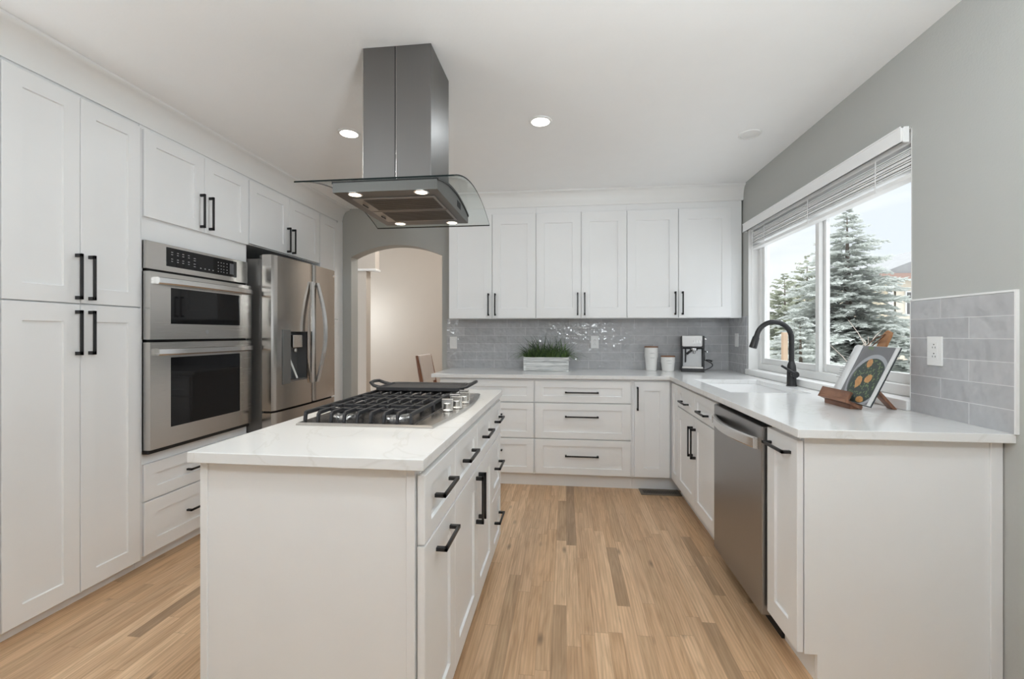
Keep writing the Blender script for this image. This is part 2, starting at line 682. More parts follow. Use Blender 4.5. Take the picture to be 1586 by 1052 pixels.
def pull(F, u, z, length, vert, parent, proj=0.034):
    """square bar pull: two blocky feet and a slim bar"""
    mb = MB(F)
    h = length / 2
    w = 0.0055
    if vert:
        for s in (-1, 1):
            e = z + s * h
            a, b = (e - 0.016, e) if s > 0 else (e, e + 0.016)
            mb.box(u - w, u + w, a, b, 0, proj)
        mb.box(u - w, u + w, z - h, z + h, proj - 0.009, proj)
    else:
        for s in (-1, 1):
            e = u + s * h
            a, b = (e - 0.014, e) if s > 0 else (e, e + 0.014)
            mb.box(a, b, z - w, z + w, 0, proj)
        mb.box(u - h, u + h, z - w, z + w, proj - 0.009, proj)
    o = mb.build('handle', BLACK, parent, bevel=0.0008, seg=1)
    o['label'] = 'black square bar handle'
    return o


def slab(name, xs, ys, filled, z0, z1, mat, bevel=0.003, parent=None):
    """flat slab from a grid of cells, only the outer faces are made"""
    mb = MB()
    bm = mb.bm
    V = {}

    def vv(i, j, k):
        if (i, j, k) not in V:
            V[(i, j, k)] = mb.v((xs[i], ys[j], (z0, z1)[k]))
        return V[(i, j, k)]
    for i in range(len(xs) - 1):
        for j in range(len(ys) - 1):
            if not filled(i, j):
                continue
            mb.face([vv(i, j, 1), vv(i + 1, j, 1), vv(i + 1, j + 1, 1), vv(i, j + 1, 1)])
            mb.face([vv(i, j, 0), vv(i, j + 1, 0), vv(i + 1, j + 1, 0), vv(i + 1, j, 0)])
            for di, dj, a, b in ((-1, 0, (0, 1), (0, 0)), (1, 0, (1, 0), (1, 1)), (0, -1, (0, 0), (1, 0)), (0, 1, (1, 1), (0, 1))):
                ni, nj = i + di, j + dj
                inside = 0 <= ni < len(xs) - 1 and 0 <= nj < len(ys) - 1 and filled(ni, nj)
                if not inside:
                    mb.face([vv(i + a[0], j + a[1], 0), vv(i + b[0], j + b[1], 0), vv(i + b[0], j + b[1], 1), vv(i + a[0], j + a[1], 1)])
    bmesh.ops.dissolve_limit(bm, angle_limit=0.01, verts=bm.verts[:], edges=bm.edges[:])
    return mb.build(name, mat, parent, bevel=bevel)


# ------------------------------------------------------------------ room shell
H = 2.495
XW = 1.472          # right wall
XL = -2.88          # left wall behind the tall units
YW = 4.18           # back wall
YR = -3.6           # rear wall, behind the camera
WY0, WY1, WZ0, WZ1 = 2.06, 3.765, 0.955, 2.135   # kitchen window opening

mb = MB(); mb.box(XL - 0.15, XW + 0.15, YR, 7.4, -0.06, 0.0)
struct('floor', mb, FLOORM)
mb = MB(); mb.box(XL - 0.15, XW + 0.15, YR, YW + 0.14, H, H + 0.08)
struct('ceiling', mb, CEIL)
mb = MB(); mb.box(XL - 0.12, XL, YR, YW, 0, H)
struct('wall_left', mb, WALLP)
mb = MB()
x0, x1 = XW, XW + 0.15
mb.box(x0, x1, YR, WY0, 0, H)
mb.box(x0, x1, WY1, YW + 0.14, 0, H)
mb.box(x0, x1, WY0, WY1, 0, WZ0 - 0.005)
mb.box(x0, x1, WY0, WY1, WZ1, H)
struct('wall_right', mb, WALLP)
# rear wall with two wide openings added to let in fill daylight (behind the camera)
mb = MB()
for a, b in ((XL, -2.45), (-0.75, -0.45), (1.2, XW)):
    mb.box(a, b, YR - 0.15, YR, 0, H)
for a, b in ((-2.45, -0.75), (-0.45, 1.2)):
    mb.box(a, b, YR - 0.15, YR, 2.1, H)
    mb.box(a, b, YR - 0.15, YR, 0, 0.85)
struct('wall_rear', mb, WALLP)
for k, (a, b) in enumerate(((-2.45, -0.75), (-0.45, 1.2))):
    mb = MB()
    for p, q in ((a, a + 0.05), ((a + b) / 2 - 0.03, (a + b) / 2 + 0.03), (b - 0.05, b)):
        mb.box(p, q, YR - 0.11, YR - 0.04, 0.85, 2.1)
    mb.box(a, b, YR - 0.11, YR - 0.04, 0.85, 0.90)
    mb.box(a, b, YR - 0.11, YR - 0.04, 2.05, 2.1)
    struct('window_%d' % (k + 2), mb, VINYL, bevel=0.002)

# back wall with the arched opening to the next room
mb = MB()
AL, AR, AS, AT = -2.139, -1.206, 2.012, 2.122
arc = []
w2 = (AR - AL) / 2
rise = AT - AS
R = (w2 * w2 + rise * rise) / (2 * rise)
for k in range(25):
    t = -1 + 2 * k / 24
    x = (AL + AR) / 2 + t * w2
    z = AT - R + math.sqrt(R * R - (t * w2) ** 2)
    arc.append((x, z))
yb0, yb1 = YW, YW + 0.14
mb.box(XL, AL, yb0, yb1, 0, H)
mb.box(AR, XW, yb0, yb1, 0, H)
for k in range(24):
    (xa, za), (xb, zb) = arc[k], arc[k + 1]
    fr = [(xa, yb0, za), (xb, yb0, zb), (xb, yb0, H), (xa, yb0, H)]
    bk = [(xa, yb1, za), (xb, yb1, zb), (xb, yb1, H), (xa, yb1, H)]
    mb.poly(fr); mb.poly(list(reversed(bk)))
    mb.poly([bk[0], bk[1], fr[1], fr[0]])
bmesh.ops.remove_doubles(mb.bm, verts=mb.bm.verts[:], dist=1e-5)
struct('wall_back', mb, WALLP)

# next room beyond the arch
mb = MB(); mb.box(-5.2, -0.6, 6.6, 6.72, 0, 2.7)
struct('wall_far', mb, BEIGE)
mb = MB(); mb.box(-0.72, -0.6, YW + 0.14, 6.6, 0, 2.7)
struct('wall_far_right', mb, BEIGE)
mb = MB(); mb.box(-5.2, -0.6, YW + 0.14, 6.72, 2.7, 2.78)
struct('ceiling_far', mb, CEIL)
mb = MB(); mb.box(-5.2, -2.465, 5.2, 5.32, 0, 2.7)
struct('wall_far_left', mb, BEIGE)
mb = MB(); mb.box(-2.465, -2.35, 5.2, 5.32, 2.04, 2.7)
struct('ceiling_soffit', mb, BEIGE)
mb = MB()
mb.box(-2.60, -2.335, 5.185, 5.33, 2.022, 2.05)
struct('trim_3', mb, TRIMW, bevel=0.004)
mb = MB(); mb.box(-5.2, -0.72, 6.585, 6.6, 0, 0.1)
struct('baseboard_far', mb, TRIMW, bevel=0.003)

# cove crowns above the cabinets
def cove(zb, zt, proj, n=8):
    pts = [(0.0, zb), (0.006, zb), (0.008, zb + 0.012)]
    for k in range(n + 1):
        a = (PI / 2) * k / n
        pts.append((0.008 + (proj - 0.014) * (1 - math.cos(a)), zb + 0.012 + (zt - zb - 0.03) * math.sin(a)))
    pts += [(proj, zt - 0.012), (proj, zt), (0.0, zt)]
    return pts


mb = MB()
pf = cove(2.352, H - 0.001, 0.085)
mb.prism(pf, lambda p, t: (-2.238 + p[0], t, p[1]), -0.2, YW - 0.001)
struct('trim_1', mb, TRIMW, smooth=True)
mb = MB()
pf = cove(2.362, H - 0.001, 0.06)
mb.prism(pf, lambda p, t: (t, 3.868 - p[0], p[1]), -1.06, XW - 0.001)
struct('trim_2', mb, TRIMW, smooth=True)

# tiled backsplashes: on the wall, part of the setting
mb = MB(); mb.box(-1.155, 1.463, YW - 0.008, YW, 0.9145, 1.392)
struct('wall_back_tile', mb, TILEB)
mb = MB(); mb.box(1.464, XW, WY1 + 0.012, YW - 0.008, 0.9145, 1.392)
struct('wall_right_tile', mb, TILER)
mb = MB(); mb.box(1.464, XW, 1.618, WY0 - 0.004, 0.9145, 1.384)
struct('wall_right_tile_near', mb, TILER)
mb = MB()
mb.box(1.462, XW, 1.611, 1.6178, 0.9145, 1.391)
mb.box(1.462, XW, 1.618, WY0 - 0.008, 1.3842, 1.391)
mb.box(1.462, XW, WY0 - 0.0035, WY0 - 0.001, 0.96, 1.391)
struct('trim_4', mb, TRIMW)

# ------------------------------------------------------------------ kitchen window
w = MB()
fx0, fx1 = 1.545, 1.615
def frame_ring(mb, y0, y1, z0, z1, t, xa, xb):
    mb.box(xa, xb, y0, y0 + t, z0, z1)
    mb.box(xa, xb, y1 - t, y1, z0, z1)
    mb.box(xa, xb, y0 + t, y1 - t, z0, z0 + t)
    mb.box(xa, xb, y0 + t, y1 - t, z1 - t, z1)
frame_ring(w, WY0 + 0.004, WY1 - 0.004, WZ0 + 0.004, WZ1 - 0.004, 0.05, fx0, fx1)
win = struct('window_1', w, VINYL, bevel=0.003)
OFF[win.name] = Vector((0, 0, 0))
YM = 2.93
for (ya, yb, xo) in ((YM - 0.015, WY1 - 0.054, 0.0), (WY0 + 0.054, YM + 0.012, 0.028)):
    sb = MB()
    frame_ring(sb, ya, yb, WZ0 + 0.054, WZ1 - 0.054, 0.042 if xo == 0 else 0.05, 1.556 + xo, 1.580 + xo)
    sb.build('sash', VINYL, win, bevel=0.003)
    pb = MB()
    pb.box(1.566 + xo, 1.569 + xo, ya + 0.04, yb - 0.04, WZ0 + 0.09, WZ1 - 0.09)
    pb.build('pane', PANE, win)
rb = MB()
rb.box(XW + 0.0005, fx0, WY1 - 0.006, WY1 - 0.0005, WZ0, WZ1)
rb.box(XW + 0.0005, fx0, WY0 + 0.0005, WY0 + 0.006, WZ0, WZ1)
rb.box(XW + 0.0005, fx0, WY0, WY1, WZ1 - 0.006, WZ1 - 0.0005)
rb.build('jamb_lining', TRIMW, win)
sl = MB(); sl.box(1.452, fx0 + 0.004, WY0 + 0.001, WY1 - 0.001, 0.9145, 0.958)
sl.box(1.452, XW - 0.001, WY1 - 0.002, WY1 + 0.012, 0.9145, 0.958)
sl.build('window_sill', TRIMW, win, bevel=0.004)

# blind drawn up at the head of the window
bl = thing('window_blind', 'white slatted blind drawn up under its valance at the kitchen window', 'blind', (1.5, 2.9, WZ1))
mb = MB()
mb.box(1.436, 1.447, 2.072, 3.785, 2.074, 2.142)
mb.box(1.447, 1.470, 3.774, 3.785, 2.074, 2.142)
mb.box(1.447, 1.470, 2.072, 2.083, 2.074, 2.142)
mb.box(1.432, 1.447, 2.072, 3.785, 2.134, 2.142)
mb.box(1.433, 1.447, 2.072, 3.785, 2.074, 2.080)
mb.build('valance', SLATW, bl, bevel=0.002)
mb = MB(); mb.box(1.487, 1.540, 2.072, 3.752, 2.075, 2.127)
mb.build('headrail', SLATW, bl, bevel=0.003)
for k in range(11):
    z = 2.052 - k * 0.0088
    mb = MB()
    dz = 0.0022 + 0.0012 * math.sin(k * 2.1)
    dx = 0.002 * math.sin(k * 3.7)
    mb.rings([[(1.486 + dx, y, z - dz), (1.513 + dx, y, z + 0.002), (1.540 + dx, y, z + dz), (1.540 + dx, y, z + dz + 0.0055), (1.513 + dx, y, z + 0.0075), (1.486 + dx, y, z - dz + 0.0055)] for y in (2.074, 3.75)])
    mb.build('slat', SLATW, bl)
mb = MB(); mb.box(1.488, 1.538, 2.074, 3.75, 1.925, 1.946)
mb.build('bottom_rail', SLATW, bl, bevel=0.003)
for y in (2.3, 2.9, 3.5):
    mb = MB(); mb.box(1.482, 1.484, y, y + 0.006, 1.925, 2.08)
    mb.build('ladder_cord', SLATW, bl)
mb = MB(); mb.tube([(1.478, 3.70, 2.07), (1.478, 3.70, 1.42)], 0.0028, 6)
mb.build('tilt_wand', PLATE, bl)

# ------------------------------------------------------------------ left run of tall units
FX = -2.222
FL = face_left(FX)
CX0 = XL + 0.004         # backs of the tall units
CXF = FX - 0.02          # carcass front


def toe(mb, y0, y1):
    mb.box(CX0, -2.268, y0, y1, 0.0, 0.052)


# pantry
p = thing('pantry_cabinet', 'tall white pantry cabinet with four shaker doors left of the wall oven', 'cabinet', (-2.55, 1.78, 0))
mb = MB(); mb.box(CX0, CXF - 0.0005, 1.494, 2.0765, 0.052, 2.36); toe(mb, 1.494, 2.0765)
mb.box(CXF - 0.001, FX - 0.001, 2.0725, 2.0765, 0.052, 2.33)
mb.build('body', WHITE, p)
for (y0, y1, hy) in ((1.497, 1.7825, 1.764), (1.7825, 2.072, 1.8195)):
    d = shaker(FL, y0, y1, 1.3835, 2.335, p, stile=0.066, rail=0.072)
    pull(FL, hy, 1.506, 0.209, True, d)
    d = shaker(FL, y0, y1, 0.052, 1.3805, p, stile=0.066, rail=0.078)
    pull(FL, hy, 1.25, 0.205, True, d)
# the neighbour, only its edge shows
p = thing('tall_cabinet', 'sliver of white tall cabinet at the left photo edge before the pantry', 'cabinet', (-2.55, 1.2, 0))
mb = MB(); mb.box(CX0, CXF, 0.93, 1.4925, 0.052, 2.36); toe(mb, 0.93, 1.4925)
mb.build('body', WHITE, p)
for z0, z1 in ((0.052, 1.3805), (1.3835, 2.335)):
    shaker(FL, 0.935, 1.4925, z0, z1, p, stile=0.066)

# oven tower
p = thing('oven_cabinet', 'white tall cabinet housing the wall oven, two doors above and two drawers below', 'cabinet', (-2.55, 2.47, 0))
Y0, Y1 = 2.078, 2.858
mb = MB()
xf = CXF + 0.002
mb.box(CX0, xf, Y0, Y0 + 0.018, 0.052, 2.36)
mb.box(CX0, xf, Y1 - 0.025, Y1, 0.052, 2.36)
mb.box(CX0, xf, Y0 + 0.018, Y1 - 0.025, 1.73, 2.36)
mb.box(CX0, xf, Y0 + 0.018, Y1 - 0.025, 0.052, 0.615)
mb.box(CX0, CX0 + 0.02, Y0 + 0.018, Y1 - 0.025, 0.615, 1.73)
toe(mb, Y0, Y1)
mb.build('body', WHITE, p)
for (y0, y1, hy) in ((2.088, 2.481, 2.449), (2.481, 2.866, 2.516)):
    d = shaker(FL, y0, min(y1, 2.858), 1.868, 2.333, p, stile=0.07, rail=0.07)
    pull(FL, hy, 1.995, 0.207, True, d)
for (z0, z1, hz, rl) in ((0.352, 0.55, 0.446, 0.062), (0.062, 0.347, 0.206, 0.07)):
    d = shaker(FL, 2.088, 2.850, z0, z1, p, name='drawer', stile=0.075, rail=rl)
    pull(FL, 2.469, hz, 0.24, False, d)

# above the fridge
p = thing('bridge_cabinet', 'short white two-door wall cabinet above the fridge', 'cabinet', (-2.55, 3.3, 1.88))
mb = MB(); mb.box(CX0, CXF, 2.8595, 3.758, 1.878, 2.36)
mb.build('body', WHITE, p)
for (y0, y1, hy) in ((2.872, 3.318, 3.290), (3.318, 3.755, 3.354)):
    d = shaker(FL, y0, y1, 1.882, 2.335, p, stile=0.07, rail=0.07)
    pull(FL, hy, 1.995, 0.20, True, d)

# narrow tall end unit beyond the fridge
p = thing('broom_cabinet', 'narrow white tall cabinet between the fridge and the arched opening', 'cabinet', (-2.55, 3.95, 0))
mb = MB(); mb.box(CX0, CXF, 3.7595, YW - 0.002, 0.052, 2.36); toe(mb, 3.7595, YW - 0.002)
mb.box(CXF, FX - 0.006, 4.085, YW - 0.002, 0.052, 2.36)
mb.build('body', WHITE, p)
shaker(FL, 3.762, 4.085, 1.3835, 2.335, p, stile=0.07)
shaker(FL, 3.762, 4.085, 0.052, 1.3805, p, stile=0.07)

# ------------------------------------------------------------------ wall oven
ov = thing('wall_oven', 'stainless steel double wall oven with black glass windows', 'oven', (-2.24, 2.447, 0.6))
OX = -2.205
FO = face_left(OX)
oy0, oy1 = 2.081, 2.828
mb = MB(); mb.box(-2.75, OX - 0.015, 2.1, 2.83, 0.622, 1.725)
mb.build('body', DARK, ov)
mb = MB(FO)
mb.box(oy0, oy1, 1.592, 1.742, -0.03, 0.0)
cp = mb.build('control_panel', STEEL, ov, bevel=0.002)
mb = MB(FO); mb.box(2.203, 2.722, 1.622, 1.727, 0.0, 0.0025)
gp = mb.build('display_glass', BLKGLASS, cp)
def key(y, z, w=0.012, hh=0.004):
    mb = MB(FO)
    mb.box(y - w / 2, y + w / 2, z - hh / 2, z + hh / 2, 0.0024, 0.0029)
    mb.build('key', GREYINK, cp)
for y in (2.235, 2.272, 2.307, 2.345):
    for z in (1.703, 1.690, 1.665, 1.652):
        key(y, z, 0.012, 0.0042)
for z in (1.693, 1.680, 1.660, 1.645):
    key(2.386, z, 0.015, 0.0035)
for y in (2.43, 2.462, 2.493, 2.523):
    key(y, 1.642, 0.009, 0.006)
for y in (2.565, 2.588, 2.61, 2.637):
    for z in (1.700, 1.680, 1.660, 1.642):
        key(y, z, 0.007, 0.005)
mb = MB(FO); mb.box(2.66, 2.695, 1.638, 1.708, 0.0024, 0.0030)
mb.build('start_key', plain('grey_keypad', (0.12, 0.12, 0.125), 0.4), cp)


def oven_door(z0, z1, wz0, wz1, hz):
    mb = MB(FO)
    t = 0.026
    # frame around the window
    mb.box(oy0, 2.203, z0, z1, -0.03, t)
    mb.box(2.722, oy1, z0, z1, -0.03, t)
    mb.box(2.203, 2.722, z0, wz0, -0.03, t)
    mb.box(2.203, 2.722, wz1, z1, -0.03, t)
    bmesh.ops.remove_doubles(mb.bm, verts=mb.bm.verts[:], dist=1e-5)
    d = mb.build('door', STEEL, ov)
    g = MB(FO); g.box(2.203, 2.722, wz0, wz1, -0.02, t - 0.001)
    g.build('window_glass', BLKGLASS, d)
    hb = MB(FO)
    n = 16
    rs = []
    for k in range(n + 1):
        y = oy0 + 0.03 + (oy1 - oy0 - 0.045) * k / n
        bow = 0.026 + 0.022 * min(1.0, 6 * min(k, n - k) / n) + 0.006 * math.sin(PI * k / n)
        rs.append([(y, hz - 0.017, t - 0.002), (y, hz - 0.020, t + bow - 0.008), (y, hz - 0.012, t + bow), (y, hz + 0.014, t + bow), (y, hz + 0.019, t + bow - 0.012), (y, hz + 0.019, t - 0.002)])
    hb.rings(rs)
    hd = hb.build('handle', STEELH, d, smooth=True)
    hd['label'] = 'broad bright steel bar handle'
    return d


dd = oven_door(1.214, 1.577, 1.300, 1.500, 1.531)
mb = MB(FO); mb.lathe([(0.012, 0.026), (0.012, 0.0275), (0.0, 0.0275)], (0, 0, 0), 20, 'z')
bmesh.ops.translate(mb.bm, verts=mb.bm.verts[:], vec=(0, 2.45, 1.255))
mb.build('round_emblem', CHROME, dd)
oven_door(0.628, 1.199, 0.728, 1.114, 1.148)
mb = MB(FO); mb.box(oy0 + 0.003, oy1 - 0.003, 0.606, 0.625, -0.03, 0.012)
mb.build('bottom_vent', DARK, ov)

# ------------------------------------------------------------------ fridge
fr = thing('fridge', 'stainless steel french door fridge with ice and water dispenser', 'fridge', (-2.45, 3.28, 0))
fx = -2.046
fy0, fy1, fym = 2.866, 3.712, 3.345
mb = MB(); mb.box(-2.84, -2.132, fy0 + 0.004, fy1 - 0.004, 0.02, 1.775)
mb.build('body', FRSIDE, fr, bevel=0.004)
for a in (fy0 + 0.012, fy1 - 0.062):
    mb = MB(); mb.box(-2.155, -2.127, a, a + 0.05, 1.776, 1.80)
    mb.build('hinge_cover', FRSIDE, fr, bevel=0.004)


def fdoor(y0, y1, z0, z1, hole=None, crown=0.014):
    """fridge door with a gently bowed front; optional rectangular recess"""
    xb = -2.126
    xs_, n = [], 18
    ys = [y0 + (y1 - y0) * k / n for k in range(n + 1)]
    zs = [z0, z1]
    if hole:
        ys = sorted(set([round(y, 4) for y in ys if not (hole[0] - 0.015 < y < hole[1] + 0.015)] + [hole[0], hole[1]]))
        zs = [z0, hole[2], hole[3], z1]
    def xfront(y):
        e = min(y - y0, y1 - y)
        s = min(1.0, e / 0.012)
        g = (y - fy0) / (fy1 - fy0)
        return fx - 0.012 * (1 - math.sqrt(max(0, 1 - (1 - s) ** 2))) + crown * (4 * g * (1 - g)) - 0.0
    mb = MB()
    V = {}
    for i, y in enumerate(ys):
        for j, z in enumerate(zs):
            V[i, j, 1] = mb.v((xfront(y), y, z))
            V[i, j, 0] = mb.v((xb, y, z))
    nh, nz = len(ys) - 1, len(zs) - 1
    def isholed(i, j):
        return hole and j == 1 and ys[i] >= hole[0] - 1e-6 and ys[i + 1] <= hole[1] + 1e-6
    for i in range(nh):
        for j in range(nz):
            if not isholed(i, j):
                mb.face([V[i, j, 1], V[i + 1, j, 1], V[i + 1, j + 1, 1], V[i, j + 1, 1]])
            mb.face([V[i, j, 0], V[i, j + 1, 0], V[i + 1, j + 1, 0], V[i + 1, j, 0]])
        mb.face([V[i, 0, 0], V[i + 1, 0, 0], V[i + 1, 0, 1], V[i, 0, 1]])
        mb.face([V[i, nz, 1], V[i + 1, nz, 1], V[i + 1, nz, 0], V[i, nz, 0]])
    for j in range(nz):
        mb.face([V[0, j, 0], V[0, j, 1], V[0, j + 1, 1], V[0, j + 1, 0]])
        mb.face([V[nh, j, 1], V[nh, j, 0], V[nh, j + 1, 0], V[nh, j + 1, 1]])
    return mb.build('door', STEELV, fr, smooth=True)


HOLE = (3.055, 3.262, 0.888, 1.262)
ld = fdoor(fy0, fym - 0.003, 0.700, 1.802, HOLE)
rd = fdoor(fym + 0.003, fy1, 0.700, 1.802)
fz = fdoor(fy0, fy1, 0.06, 0.685)
fz.name = 'freezer_drawer'
# curved door handles
for dr, yy, s in ((ld, fym - 0.035, -1), (rd, fym + 0.040, 1)):
    mb = MB()
    rs = []
    n = 20
    for k in range(n + 1):
        t = k / n
        z = 0.855 + (1.66 - 0.855) * t
        bow = math.sin(PI * t)
        x = fx + 0.014 + 0.012 + (0.060 if s > 0 else 0.034) * bow
        y = yy + s * (0.02 if s > 0 else 0.045) * bow
        rs.append([(x - 0.012, y - 0.017, z), (x + 0.004, y - 0.020, z), (x + 0.013, y, z), (x + 0.004, y + 0.020, z), (x - 0.012, y + 0.017, z)])
    mb.rings(rs)
    for z in (0.858, 1.64):
        mb.box(fx - 0.002, fx + 0.03, yy - 0.012, yy + 0.012, z, z + 0.02)
    hd = mb.build('handle', STEELH, dr, smooth=True)
    hd['label'] = 'curved bright steel bar handle'
# dispenser
mb = MB()
xr = fx - 0.075
xo = fx + 0.008
mb.box(xr - 0.002, xr, HOLE[0], HOLE[1], HOLE[2], HOLE[3])
mb.box(xr, xo, HOLE[0], HOLE[0] + 0.003, HOLE[2], HOLE[3])
mb.box(xr, xo, HOLE[1] - 0.003, HOLE[1], HOLE[2], HOLE[3])
mb.box(xr, xo, HOLE[0], HOLE[1], HOLE[3] - 0.003, HOLE[3])
mb.box(xr, xo + 0.004, HOLE[0], HOLE[1], HOLE[2], HOLE[2] + 0.012)
dp = mb.build('dispenser_recess', plain('dispenser_grey', (0.22, 0.22, 0.22), 0.35, metal=0.7), ld)
mb = MB(); mb.box(xr, xo + 0.003, 3.085, 3.20, 1.14, 1.235)
mb.lathe([(0.014, 0), (0.014, 0.03), (0.0, 0.03)], (0, 0, 0), 14)
bmesh.ops.translate(mb.bm, verts=[v for v in mb.bm.verts if v.co.x > -1 and False], vec=(0, 0, 0))
mb.bm.verts.ensure_lookup_table()
for v in mb.bm.verts:
    if abs(v.co.x) < 0.1:
        v.co += Vector((xo - 0.025, 3.15, 1.105))
mb.build('spout_housing', STEEL, ld, bevel=0.003)
mb = MB(); mb.bar((xr + 0.01, 3.11, 1.12), (xo - 0.015, 3.16, 0.905), 0.016, 0.006, (1, 0, 0))
mb.build('dispenser_lever', PLATE, ld)
mb = MB(); mb.box(fx + 0.002, fx + 0.0135, 2.965, 3.05, 0.875, 1.275)
mb.build('dispenser_panel', plain('dispenser_panel_grey', (0.20, 0.205, 0.205), 0.25, metal=0.5), ld, bevel=0.002)
mb = MB(); mb.box(fx + 0.001, fx + 0.006, 3.665, 3.69, 1.745, 1.765)
mb.build('brand_plate', CHROME, rd)
mb = MB(); mb.box(-2.12, -2.08, fy0 + 0.01, fy1 - 0.01, 0.686, 0.699)
mb.build('door_gasket', DARK, fr)

# ------------------------------------------------------------------ base units on the back wall
BY = 3.545
FB = face_back(BY)
cy = BY + 0.0205


def base_back(name, label, x0, x1, drawers=None, door=None, left_end=False):
    p = thing(name, label, 'cabinet', ((x0 + x1) / 2, 3.85, 0))
    mb = MB()
    mb.box(x0, x1, cy, YW - 0.003, 0.105, 0.8835)
    mb.box(x0, x1, 3.612, YW - 0.003, 0.0, 0.105)
    mb.build('body', WHITE, p)
    return p


p = base_back('drawer_cabinet', 'white base cabinet of three wide drawers under the left end of the back worktop', -1.045, -0.2585)
for z0, z1, hz in ((0.690, 0.866, 0.776), (0.400, 0.686, 0.59), (0.113, 0.396, 0.30)):
    d = shaker(FB, -1.042, -0.2625, z0, z1, p, name='drawer', stile=0.055, rail=0.05)
    pull(FB, -0.652, hz, 0.27, False, d)
p = base_back('drawer_cabinet', 'white base cabinet of three wide drawers in full view below the grass planter', -0.258, 0.5225)
for z0, z1, hz in ((0.690, 0.866, 0.776), (0.400, 0.686, 0.582), (0.113, 0.396, 0.268)):
    d = shaker(FB, -0.2545, 0.508, z0, z1, p, name='drawer', stile=0.068, rail=0.052)
    pull(FB, 0.122, hz, 0.265, False, d)
p = base_back('corner_cabinet', 'white corner base cabinet with one narrow door below the canisters', 0.523, 1.468)
d = shaker(FB, 0.533, 0.806, 0.113, 0.866, p, stile=0.075, rail=0.07)
pull(FB, 0.556, 0.735, 0.185, True, d)

# ------------------------------------------------------------------ right run under the window
RX = 0.815
FR = face_right(RX)
rcx = RX + 0.0205
p = thing('filler_cabinet', 'narrow white base panel in the corner beside the sink cabinet', 'cabinet', (1.1, 3.44, 0))
mb = MB(); mb.box(rcx, XW - 0.004, 3.3445, BY - 0.001, 0.105, 0.8835)
mb.box(RX + 0.07, XW - 0.004, 3.3445, BY - 0.001, 0, 0.105)
mb.build('body', WHITE, p)
shaker(FR, 3.345, 3.54, 0.113, 0.866, p, name='panel', stile=0.06, rail=0.07)
p = thing('sink_cabinet', 'white base cabinet with two doors under the sink', 'cabinet', (1.1, 2.92, 0))
mb = MB()
mb.box(rcx, rcx + 0.018, 2.5095, 3.344, 0.105, 0.8835)
mb.box(rcx, XW - 0.004, 2.5095, 2.5275, 0.105, 0.8835)
mb.box(rcx, XW - 0.004, 3.326, 3.344, 0.105, 0.8835)
mb.box(rcx, XW - 0.004, 2.5095, 3.344, 0.105, 0.123)
mb.box(RX + 0.07, XW - 0.004, 2.5095, 3.344, 0, 0.105)
mb.build('body', WHITE, p)
for (y0, y1, hy) in ((2.5125, 2.926, 2.897), (2.926, 3.342, 2.962)):
    d = shaker(FR, y0, y1, 0.714, 0.866, p, name='drawer', stile=0.06, rail=0.045)
    pull(FR, (y0 + y1) / 2, 0.768, 0.165, False, d)
    d = shaker(FR, y0, y1, 0.113, 0.710, p, stile=0.06, rail=0.075)
    pull(FR, hy, 0.545, 0.195, True, d)
p = thing('pull_out_cabinet', 'slim white pull-out base cabinet at the near end by the dishwasher', 'cabinet', (1.1, 1.78, 0))
mb = MB()
mb.box(rcx, XW - 0.004, 1.687, 1.9005, 0.105, 0.8835)
mb.box(RX + 0.07, XW - 0.004, 1.687, 1.9005, 0, 0.105)
mb.build('body', WHITE, p)
d = shaker(FR, 1.661, 1.899, 0.113, 0.866, p, stile=0.062, rail=0.075)
pull(FR, 1.786, 0.812, 0.165, False, d)
# finished end panel with the toe notch and a scribe strip at the wall
mb = MB()
out = [(rcx + 0.006, 0.105), (rcx + 0.006, 0.8835), (1.444, 0.8835), (1.444, 0.0), (RX + 0.07, 0.0), (RX + 0.07, 0.105)]
mb.rings([[(x, 1.668, z) for x, z in out], [(x, 1.686, z) for x, z in out]])
mb.build('end_panel', WHITE, p, bevel=0.001, seg=1)
mb = MB(); mb.box(1.432, 1.4685, 1.661, 1.6675, 0.0, 0.8835)
mb.build('scribe_strip', WHITE, p, bevel=0.001, seg=1)

# dishwasher
dw = thing('dishwasher', 'stainless steel dishwasher with a curved bar handle right of the sink cabinet', 'dishwasher', (1.1, 2.2, 0))
mb = MB(); mb.box(RX + 0.03, XW - 0.02, 1.905, 2.504, 0.1, 0.876)
mb.build('body', DARK, dw)
mb = MB(face_right(0.800)); mb.box(1.912, 2.5, 0.085, 0.862, -0.045, 0.0)
d = mb.build('door', STEELD, dw, bevel=0.004)
mb = MB(); mb.box(RX + 0.06, RX + 0.08, 1.905, 2.504, 0.0, 0.099)
mb.build('kick_plate', DARK, dw)
mb = MB(face_right(0.800))
n = 18
rs = []
for k in range(n + 1):
    t = k / n
    y = 1.935 + 0.545 * t
    bow = 0.010 + 0.040 * math.sin(PI * t) ** 0.8
    zc = 0.787
    rs.append([(y, zc - 0.024, bow - 0.014), (y, zc - 0.024, bow - 0.002), (y, zc - 0.018, bow + 0.003), (y, zc + 0.018, bow + 0.003), (y, zc + 0.024, bow - 0.002), (y, zc + 0.024, bow - 0.014)])
mb.rings(rs)
for y in (1.936, 2.468):
    mb.box(y, y + 0.012, 0.765, 0.809, -0.001, 0.02)
hd = mb.build('handle', STEELH, d, smooth=True)
hd['label'] = 'bowed bright steel bar handle'

# ------------------------------------------------------------------ worktop, sink, tap
xs = [-1.108, 0.797, 0.925, 1.355, 1.4515, XW - 0.0005]
ys = [1.620, WY0, 2.605, 3.325, 3.520, WY1 + 0.013, YW - 0.0005]


def fill(i, j):
    if i == 0:
        return j >= 4
    if i == 2 and j == 2:
        return False
    return True


